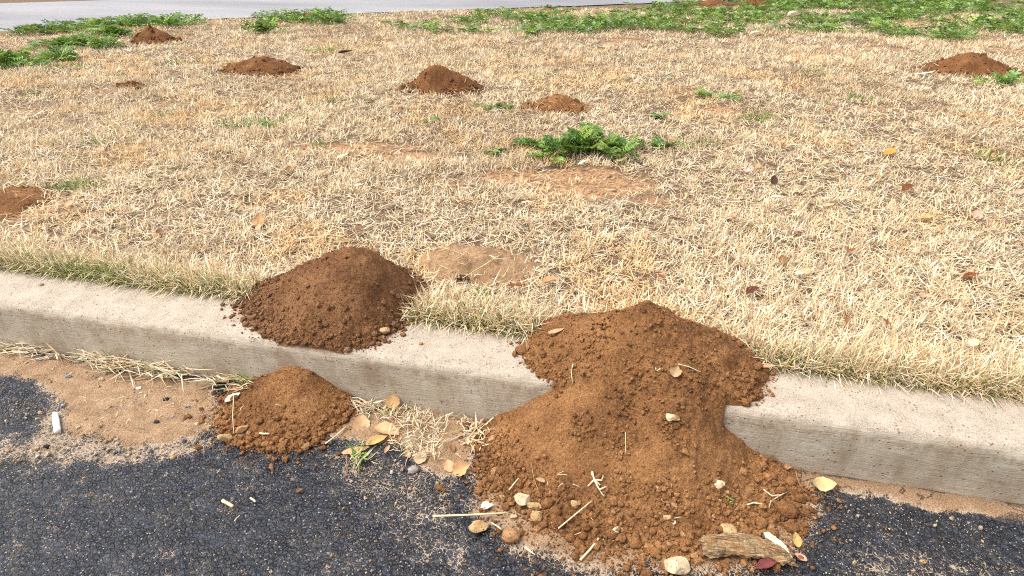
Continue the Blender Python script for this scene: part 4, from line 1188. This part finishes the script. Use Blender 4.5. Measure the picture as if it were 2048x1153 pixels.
# kerb foot leaf scraps
for a, b in [(650, 890), (775, 902), (800, 880), (868, 908), (905, 900), (815, 912), (600, 985), (985, 880), (1005, 1000), (1080, 965), (700, 830)]:
    leaf(a, b, random.uniform(14, 24), random.uniform(.4, .7), random.uniform(0, 180), random.choice(['tan', 'brown', 'peach']), 'small leaf scrap among clippings at the foot of the kerb', 'leaf scraps at the kerb foot', cup=.3)

# scraps of litter
leaf(718, 371, 22, .5, 10, 'pale', 'white paper scrap in the lawn above the tall dark pile', name='paper_scrap', cat='litter', kind='torn', lift=.024)
leaf(1495, 341, 20, .7, 60, 'brightpink', 'pink paper scrap in dry grass right of the bare patch', name='paper_scrap', cat='litter', kind='torn', lift=.024)
leaf(1556, 397, 30, .4, -15, 'pale', 'twisted white scrap in the middle of the right lawn', name='paper_scrap', cat='litter', kind='torn', lift=.03, cup=.4)
leaf(1600, 547, 20, .7, 10, 'pale', 'white paper scrap beside a peach leaf in the right lawn', name='paper_scrap', cat='litter', kind='torn', lift=.024)
leaf(1848, 148, 44, .25, 0, 'pale', 'flat whitish scrap at the left foot of the broad right mound', name='paper_scrap', cat='litter', lift=.02)
leaf(1588, 32, 26, .8, 0, 'pale', 'white paper scrap in the far weed strip', name='paper_scrap', cat='litter', lift=.08, cup=.4)
leaf(1512, 70, 26, .6, 0, 'pale', 'pale scrap at the near edge of the far weed strip', name='paper_scrap', cat='litter', lift=.06, cup=.4)
leaf(1548, 361, 22, .7, 80, 'dark', 'black leaf standing in dry grass right of the bare patch', tilt=.8, lift=.024)
leaf(690, 106, 30, .4, 0, 'dark', 'dark curled leaf right of the low weed in the upper left lawn', cup=.4)
leaf(1532, 1137, 50, .42, 18, 'red', 'crimson curled leaf half under the bark chunk', cup=.4, tilt=.1, lift=.01)
leaf(1573, 1112, 34, .6, 60, 'red', 'crimson leaf piece at the right end of the bark chunk', cup=.4, tilt=.3)
leaf(1588, 1092, 30, .6, 100, 'ochre', 'ochre leaf standing behind the right end of the bark chunk', tilt=.7, lift=.018)
leaf(1600, 1118, 26, .6, 150, 'pink', 'dull pink leaf on asphalt right of the bark chunk', tilt=.15)

# ------------------------------------------------------------------ straws, twigs, roots
M_TWIG = simple_mat('straw_pale', (.58, .47, .29), .25, 60, .8); M_TW2 = simple_mat('root_pale', (.50, .40, .26), .3, 60, .8); M_TW3 = simple_mat('root_brown', (.30, .16, .08), .3, 40, .8); M_GRT = simple_mat('green_stalk', (.20, .28, .07), .2, 40, .7)
def straw(pts, rad_px, mat, label, group=None, name='straw', branches=(), taper=.75, lift=.004, cat='straw'):
    W_ = []
    for (a, b) in pts:
        q = hit(a, b); q[2] += lift; W_.append(q)
    c = W_[0]; s_ = scale_at(c)
    def dens(W_):
        out = []
        for i in range(len(W_) - 1):
            for t in (0, .5): out.append(W_[i] * (1 - t) + W_[i + 1] * t)
        out.append(W_[-1]); return out
    v, f_ = tube([tuple(q - c) for q in dens(W_)], rad_px * .82 / s_, 6, taper)
    me = bpy.data.meshes.new(name); me.from_pydata(v, [], f_); me.update(); me.polygons.foreach_set('use_smooth', np.full(len(f_), True))
    o = link(name, me, mat, None, c)
    for br in branches:
        B = []
        for (a, b) in br:
            q = hit(a, b); q[2] += lift; B.append(q)
        v, f_ = tube([tuple(q - c) for q in dens(B)], rad_px * .7 / s_, 5, .6)
        mb = bpy.data.meshes.new('branch'); mb.from_pydata(v, [], f_); mb.update(); link('branch', mb, mat, o)
    return tag(o, label, cat, group)

straw([(866, 1041), (940, 1039), (1014, 1035)], 2.6, M_TWIG, 'long straight pale straw resting by the yellowish stone', lift=.012, taper=.9)
straw([(1160, 1125), (1180, 1104), (1197, 1081)], 3.2, M_TWIG, 'short thick pale straw on asphalt in front of the pile', lift=.006)
straw([(1116, 1067), (1150, 1038), (1182, 1012)], 2.0, M_TWIG, 'thin straight straw leaning across the crumbs at the pile front', lift=.012)
straw([(1184, 949), (1188, 964), (1198, 984), (1208, 998)], 2.6, M_TW2, 'pale branched rootlet lying on the front of the largest pile', name='rootlet', cat='root', lift=.006,
      branches=[[(1188, 964), (1175, 978)], [(1188, 964), (1203, 966), (1206, 956)], [(1198, 984), (1212, 978)], [(1184, 949), (1182, 957)], [(1190, 966), (1200, 976)]])
straw([(446, 1005), (457, 1011), (467, 1017)], 4.2, M_TWIG, 'thick pale wood sliver on the open asphalt', name='wood_sliver', cat='wood', taper=1.0)
straw([(502, 1000), (508, 1004), (512, 1007)], 2.6, M_TWIG, 'tiny pale wood sliver right of the thick one', name='wood_sliver', cat='wood', taper=1.0)
straw([(470, 1046), (475, 1040), (481, 1034)], 1.8, M_TWIG, 'short thin straw below the wood slivers')
straw([(652, 893), (672, 878), (694, 858)], 2.2, M_TWIG, 'thin straw at the right foot of the gutter pile', lift=.008)
straw([(470, 798), (468, 840), (470, 875)], 1.0, M_TWIG, 'hair thin upright stalk on the gutter pile', lift=.012)
straw([(520, 870), (530, 872), (540, 871)], 3.0, M_TWIG, 'white wood chip on the front of the gutter pile', name='wood_sliver', cat='wood')
straw([(1450, 998), (1462, 1005), (1468, 1006), (1458, 1010)], 1.8, M_GRT, 'bent greenish stalk low on the largest pile', lift=.006)
straw([(1492, 1016), (1505, 1012), (1520, 1014), (1532, 1022)], 2.2, M_TW2, 'curved pale root on the right foot of the largest pile', name='rootlet', cat='root', lift=.008)
straw([(1525, 985), (1542, 998), (1560, 996), (1572, 990)], 2.0, M_TW2, 'forked root above the curved pale root', name='rootlet', cat='root', lift=.008, branches=[[(1560, 996), (1540, 1008), (1536, 1022)]])
straw([(1590, 948), (1593, 965), (1600, 980), (1612, 990)], 1.6, M_TW3, 'brown wiry root behind the pale yellow leaf', name='rootlet', cat='root', lift=.008)
straw([(1146, 735), (1142, 752), (1145, 775)], 1.4, M_TWIG, 'curved pale stalk on the upper left of the largest pile', lift=.008)
straw([(1250, 870), (1251, 895), (1250, 915)], 1.0, M_TWIG, 'hair thin stalk in the middle of the largest pile', lift=.006)
straw([(1310, 742), (1312, 750), (1320, 745)], 1.6, M_TWIG, 'short hooked stalk left of the leaf piece on the pile', lift=.008)
straw([(1355, 736), (1375, 742), (1400, 752)], 1.2, M_TWIG, 'thin stalk right of the leaf piece on the pile', lift=.01)
straw([(1018, 990), (1030, 975), (1037, 966)], 1.8, M_TWIG, 'thin straw behind the pale angular stone', lift=.012)
straw([(1062, 933), (1068, 965), (1080, 997)], 1.1, M_TW3, 'fine brown rootlet on the left slope of the largest pile', name='rootlet', cat='root', lift=.008)
straw([(983, 1053), (993, 1059), (1003, 1066)], 2.0, M_TWIG, 'straw between the yellowish and brown stones', lift=.01)
straw([(1050, 1098), (1060, 1106), (1070, 1113)], 4.0, M_TWIG, 'pale seed husk on asphalt below the brown stone', name='seed_husk', cat='husk', taper=.3)
straw([(815, 590), (850, 560), (1008, 512)], 1.2, M_TWIG, 'x', lift=.02) if False else None
straw([(925, 565), (965, 540), (1005, 515)], 1.4, M_TWIG, 'long thin straw across the flat pale mound', lift=.012)
straw([(1590, 452), (1600, 438), (1618, 416)], 1.8, M_TWIG, 'thick pale straw lying in the right lawn', lift=.035)
straw([(1655, 450), (1685, 468), (1715, 482)], 1.6, M_TWIG, 'long pale stalk lying across the right lawn', lift=.035)
straw([(805, 625), (812, 638), (818, 648)], 2.0, M_TWIG, 'pale straw tip on the kerb at the right of the dark pile', lift=.006)
straw([(695, 905), (694, 925), (695, 950)], 1.3, M_TW3, 'reddish thin stem under the narrow peach leaf', lift=.004)
for i in range(34):
    a, b = random.choice([(random.uniform(960, 1640), random.uniform(960, 1120)), (random.uniform(1040, 1240), random.uniform(940, 1090)), (random.uniform(700, 960), random.uniform(860, 960)), (random.uniform(450, 700), random.uniform(800, 890))])
    th_ = random.uniform(0, math.pi); l_ = random.uniform(8, 20)
    straw([(a, b), (a + math.cos(th_) * l_ * .5 + random.uniform(-2, 2), b + math.sin(th_) * l_ * .35), (a + math.cos(th_) * l_, b + math.sin(th_) * l_ * .6)], random.uniform(.7, 1.2), random.choice([M_TWIG, M_TW2, M_TW3]),
          'tiny bit of straw or rootlet mixed into the crumbs round the dirt piles', 'straw bits round the dirt piles', lift=.008)

# dry grass growing from the joint at the kerb foot
def grass_clump(name, px0, px1, n, label, Lr, zspread, spread_y, green=.05, dirs=(-.3, .6), kind=None, cat='grass tuft', px_y=None, width=(.0026, .0046)):
    if px_y is None:
        a_, b_ = at(px0, np.interp(px0, [0, 121, 397, 520, 805, 942], [692, 720, 762, 775, 812, 838]), 0), at(px1, np.interp(px1, [0, 121, 397, 520, 805, 942], [692, 720, 762, 775, 812, 838]), 0)
        x = RNG.uniform(a_[0], b_[0], n); y = -.004 - np.abs(RNG.normal(0, spread_y, n))
    else:
        Q = [at(a, b, 0) for a, b in px_y]; poly = [tuple(q[:2]) for q in Q]; arr = np.array(poly)
        x = RNG.uniform(arr[:, 0].min(), arr[:, 0].max(), n * 6); y = RNG.uniform(arr[:, 1].min(), arr[:, 1].max(), n * 6)
        k = in_poly(x, y, poly) & (y < -.004); x, y = x[k][:n], y[k][:n]; n = len(x)
    P = np.stack([x, y, RNG.uniform(.002, zspread, n)], -1); org = np.array([x.mean(), y.mean(), 0])
    az = RNG.uniform(0, 6.283, n) if dirs is None else np.where(RNG.random(n) < .5, RNG.normal(math.pi + .25, .4, n), RNG.normal(-.25, .4, n))
    isg = RNG.random(n) < green
    col = np.where(isg[:, None], GRN[RNG.integers(0, 4, n)], straw_cols(n) * .82)
    me = blade_mesh(name, P - org, az, np.abs(RNG.normal(1.28, .22, n)), RNG.uniform(*Lr, n), RNG.uniform(*width, n), RNG.normal(.15, .35, n), col, np.full(n, .003))
    o = link(name, me, M_STRAW, None, org)
    return tag(o, label, cat, None, kind)
grass_clump('grass_tuft', -20, 118, 75, 'dry pale grass tuft at the kerb foot at the far left edge', (.04, .09), .02, .010)
grass_clump('grass_tuft', 160, 265, 90, 'dry pale grass tuft at the kerb foot, second from the left', (.04, .08), .025, .010, green=.08)
grass_clump('grass_tuft', 225, 385, 150, 'longest sprawling dry grass tuft at the kerb foot above the sand', (.05, .11), .028, .016)
grass_clump('grass_tuft', 425, 530, 100, 'dry grass tuft with a green blade beside the small gutter pile', (.04, .08), .025, .014, green=.12)
grass_clump('grass_tuft', 700, 760, 46, 'small dry grass tuft at the right of the gutter pile by the kerb', (.03, .06), .02, .012)
grass_clump('grass_clippings', 0, 0, 430, 'heap of pale dry grass clippings on sand between the two gutter piles', (.015, .042), .016, .0, dirs=None, cat='clippings', kind='stuff', width=(.0014, .0028),
            px_y=[(700, 822), (760, 815), (860, 818), (900, 835), (885, 880), (880, 925), (830, 925), (790, 905), (770, 880), (800, 850), (740, 840)])
grass_clump('grass_clippings', 0, 0, 90, 'sparse dry straw bits along the kerb foot left of the largest pile', (.015, .045), .012, .0, dirs=None, cat='clippings', kind='stuff',
            px_y=[(900, 828), (985, 842), (965, 900), (930, 900), (920, 860)])
grass_clump('green_sprig', 0, 0, 34, 'small green grass sprig lying on the asphalt by the narrow peach leaf', (.02, .045), .016, .0, dirs=None, green=.7, cat='grass sprig', px_y=[(705, 915), (735, 895), (735, 925), (712, 935)])
grass_clump('dry_straw_film', 0, 0, 60, 'few loose straw blades on the sand patch', (.012, .03), .004, .0, dirs=None, cat='straw', kind='stuff', px_y=[(130, 740), (420, 790), (420, 860), (200, 870)], width=(.0008, .0018))

# loose grit on sand and asphalt (stuff)
def grit(name, poly, n, size, label, mat, z=.001, tintv=(.6, 1.2)):
    wp = wpoly(poly, 0); arr = np.array(wp)
    x = RNG.uniform(arr[:, 0].min(), arr[:, 0].max(), n * 4); y = RNG.uniform(arr[:, 1].min(), min(-.003, arr[:, 1].max()), n * 4)
    k = in_poly(x, y, wp) & (RNG.random(len(x)) < sstep(-.5, .5, fbm(x * 12, y * 12, 61, 3))); x, y = x[k][:n], y[k][:n]; n = len(x)
    s = size * (.4 + RNG.pareto(2.6, n) * .45); s = np.clip(s, size * .3, size * 2.6)
    t = RNG.uniform(*tintv, (n, 1)) * np.ones((1, 3)); t[RNG.random(n) < .25] *= np.array([.8, 1.0, 1.4])
    me = crumb_mesh(name, np.stack([x, y, np.full(n, z) + s * .3], -1), s, (0, 0, 0), t)
    return tag(link(name, me, mat), label, 'grit', kind='stuff')
M_GRIT = soil_mat('grit_tan', (.30, .20, .12), (.45, .32, .20), (.56, .44, .31), True)
grit('grit', [(0, 700), (430, 770), (440, 880), (250, 920), (0, 930)], 3000, .0021, 'fine tan grit scattered over the sand patch at left', M_GRIT)
grit('grit', [(690, 830), (960, 840), (950, 1000), (1000, 1153), (700, 1153), (640, 920)], 1100, .0018, 'fine grit scattered over the dusty asphalt in the middle', M_GRIT)
grit('soil_crumbs', [(900, 860), (880, 1040), (1000, 1130), (1250, 1200), (1600, 1180), (1700, 1040), (1640, 940)], 1500, .0032, 'loose orange soil crumbs scattered round the largest pile foot', M_SOIL_C, tintv=(.8, 1.15))
grit('grit', [(1640, 990), (2048, 1060), (2048, 1153), (1620, 1153)], 500, .0016, 'fine pale grit on the asphalt at lower right', M_GRIT)
grit('grit', [(0, 930), (600, 930), (700, 1153), (0, 1153)], 700, .0013, 'fine pale grit on the open asphalt at lower left', M_GRIT)

x, y, Z = lawn_points(60000, 1.3)
k = (bare(x, y) > .3 + .4 * RNG.random(len(x))) & not_buried(x, y, .01); x, y, Z = x[k][:5000], y[k][:5000], Z[k][:5000]; n = len(x)
s_ = .0022 * (.5 + RNG.pareto(2.5, n) * .5) * np.clip(Z / 1.6, 1, 4) ** .7; s_ = np.clip(s_, .001, .014)
me = crumb_mesh('bare_soil_crumbs', np.stack([x, y, lawn_z(x, y) + s_ * .3], -1), s_, (0, 0, 0), RNG.uniform(.7, 1.3, (n, 1)) * np.ones((1, 3)))
tag(link('soil_crumbs', me, M_PALE_C), 'small tan soil crumbs on the bare patches of the lawn', 'soil crumbs', kind='stuff')

# ------------------------------------------------------------------ cigarette butt
p_ = hit(115, 850); s_ = scale_at(p_)
root = empty('cigarette_butt', (p_[0], p_[1], p_[2]))
tag(root, 'white cigarette butt lying on the dusty asphalt at left', 'cigarette butt')
r_ = 6.0 / s_; ln = float(np.linalg.norm(at(118, 866, .004) - at(113, 830, .004)))
e0_, e1_ = at(118, 866, .004), at(113, 830, .004)
root.rotation_euler = (0, 0, math.atan2(e1_[1] - e0_[1], e1_[0] - e0_[0]))
def cyl(x0, x1, r, n=16, dent=0.0):
    V = []; F = []
    K = 8
    for i in range(K + 1):
        x = x0 + (x1 - x0) * i / K
        rr = r * (1 - .06 * (i in (0, K)) + dent * math.sin(i * 2.1))
        for j in range(n):
            a = 2 * math.pi * j / n; V.append((x, rr * math.cos(a), r + rr * math.sin(a) * .92))
    for i in range(K):
        for j in range(n): F.append((i * n + j, (i + 1) * n + j, (i + 1) * n + (j + 1) % n, i * n + (j + 1) % n))
    F.append(tuple(range(n))); F.append(tuple(K * n + j for j in range(n))[::-1])
    me = bpy.data.meshes.new('p'); me.from_pydata(V, [], F); me.update(); me.polygons.foreach_set('use_smooth', np.full(len(F), True))
    return me
M_PAP = simple_mat('cigarette_paper', (.82, .80, .77), .05, 80, .8, .2)
link('filter', cyl(-ln / 2, ln * .22, r_, dent=.01), M_PAP, root)
link('paper_end', cyl(ln * .22, ln / 2, r_ * .93, dent=.05), simple_mat('crumpled_paper', (.74, .71, .66), .12, 120, .85, .6), root)

# ------------------------------------------------------------------ bark chunk
p_ = hit(1490, 1108); s_ = scale_at(p_)
root = empty('bark_chunk', (p_[0], p_[1], p_[2])); root.rotation_euler = (0, 0, YAW + math.radians(-6))
tag(root, 'weathered splintered wood chunk lying at the front foot of the largest pile', 'wood chunk')
def bark(Lm, Wm, Hm, seed, taper=(.55, .7)):
    nu, nv = 60, 28; V = []; F = []
    for i in range(nu):
        t = i / (nu - 1); x = (t - .5) * Lm
        env = min(1, (t / .12 + taper[0])) * min(1, ((1 - t) / .14 + taper[1] * .4))
        bendz = .12 * Hm * math.sin(t * 3.3); bendy = .28 * Wm * math.sin(t * 3.4 + .2) - .14 * Wm
        for j in range(nv):
            a = 2 * math.pi * j / nv
            rid = float(fbm(np.array(t * 3.0), np.array(j * .85), seed, 3)) * .42 + float(fbm(np.array(t * 16.0), np.array(j * .6), seed + 5, 3)) * .28
            rr = max(.3, env * (1 + rid))
            V.append((x + .07 * Lm * (t - .5) ** 3 * 8 * float(vnoise(np.array(j * .9), np.array(.3), seed)) * 2, bendy + rr * Wm * .5 * math.cos(a), max(.001, Hm * .5 + bendz + rr * Hm * .5 * math.sin(a))))
    for i in range(nu - 1):
        for j in range(nv): F.append((i * nv + j, (i + 1) * nv + j, (i + 1) * nv + (j + 1) % nv, i * nv + (j + 1) % nv))
    F.append(tuple(range(nv))); F.append(tuple((nu - 1) * nv + j for j in range(nv))[::-1])
    me = bpy.data.meshes.new('bark'); me.from_pydata(V, [], F); me.update(); return me
def bark_mat():
    k = NT('weathered_wood')
    tc = k.n('ShaderNodeTexCoord')
    vm = k.n('ShaderNodeVectorMath', operation='MULTIPLY'); k.t.links.new(tc.outputs['Object'], vm.inputs[0]); vm.inputs[1].default_value = (30, 260, 260)
    fib = k.noise(1.0, 5, .7, vm.outputs[0]); bl = k.noise(38, 4, .7)
    c = k.ramp(fib, [(.36, (.075, .042, .02)), (.5, (.24, .155, .078)), (.64, (.44, .33, .19))])
    c = k.mix(k.rng(bl, .5, .64, 0, .7), c, (.24, .115, .042))
    return k.out(c, k.bump(fib, .9, .006), .9)
M_BARK = bark_mat()
link('bark', bark(150 / s_, 46 / s_, 28 / s_, 3), M_BARK, root)
o = link('sliver', bark(52 / s_, 13 / s_, 9 / s_, 8, (.3, .1)), simple_mat('fresh_wood', (.70, .55, .36), .2, 60, .8), root)
o.location = (60 / s_, 10 / s_, 20 / s_); o.rotation_euler = (0, .3, -.6)
for i, (dx, dy, dz, rz) in enumerate([(62, -12, 8, -.35), (44, -4, 24, -.15), (-58, -10, 6, .3)]):
    o = link('splinter', bark(56 / s_, 12 / s_, 9 / s_, 20 + i, (.2, .1)), M_BARK, root)
    o.location = (dx / s_, dy / s_, dz / s_); o.rotation_euler = (0, .08, rz)
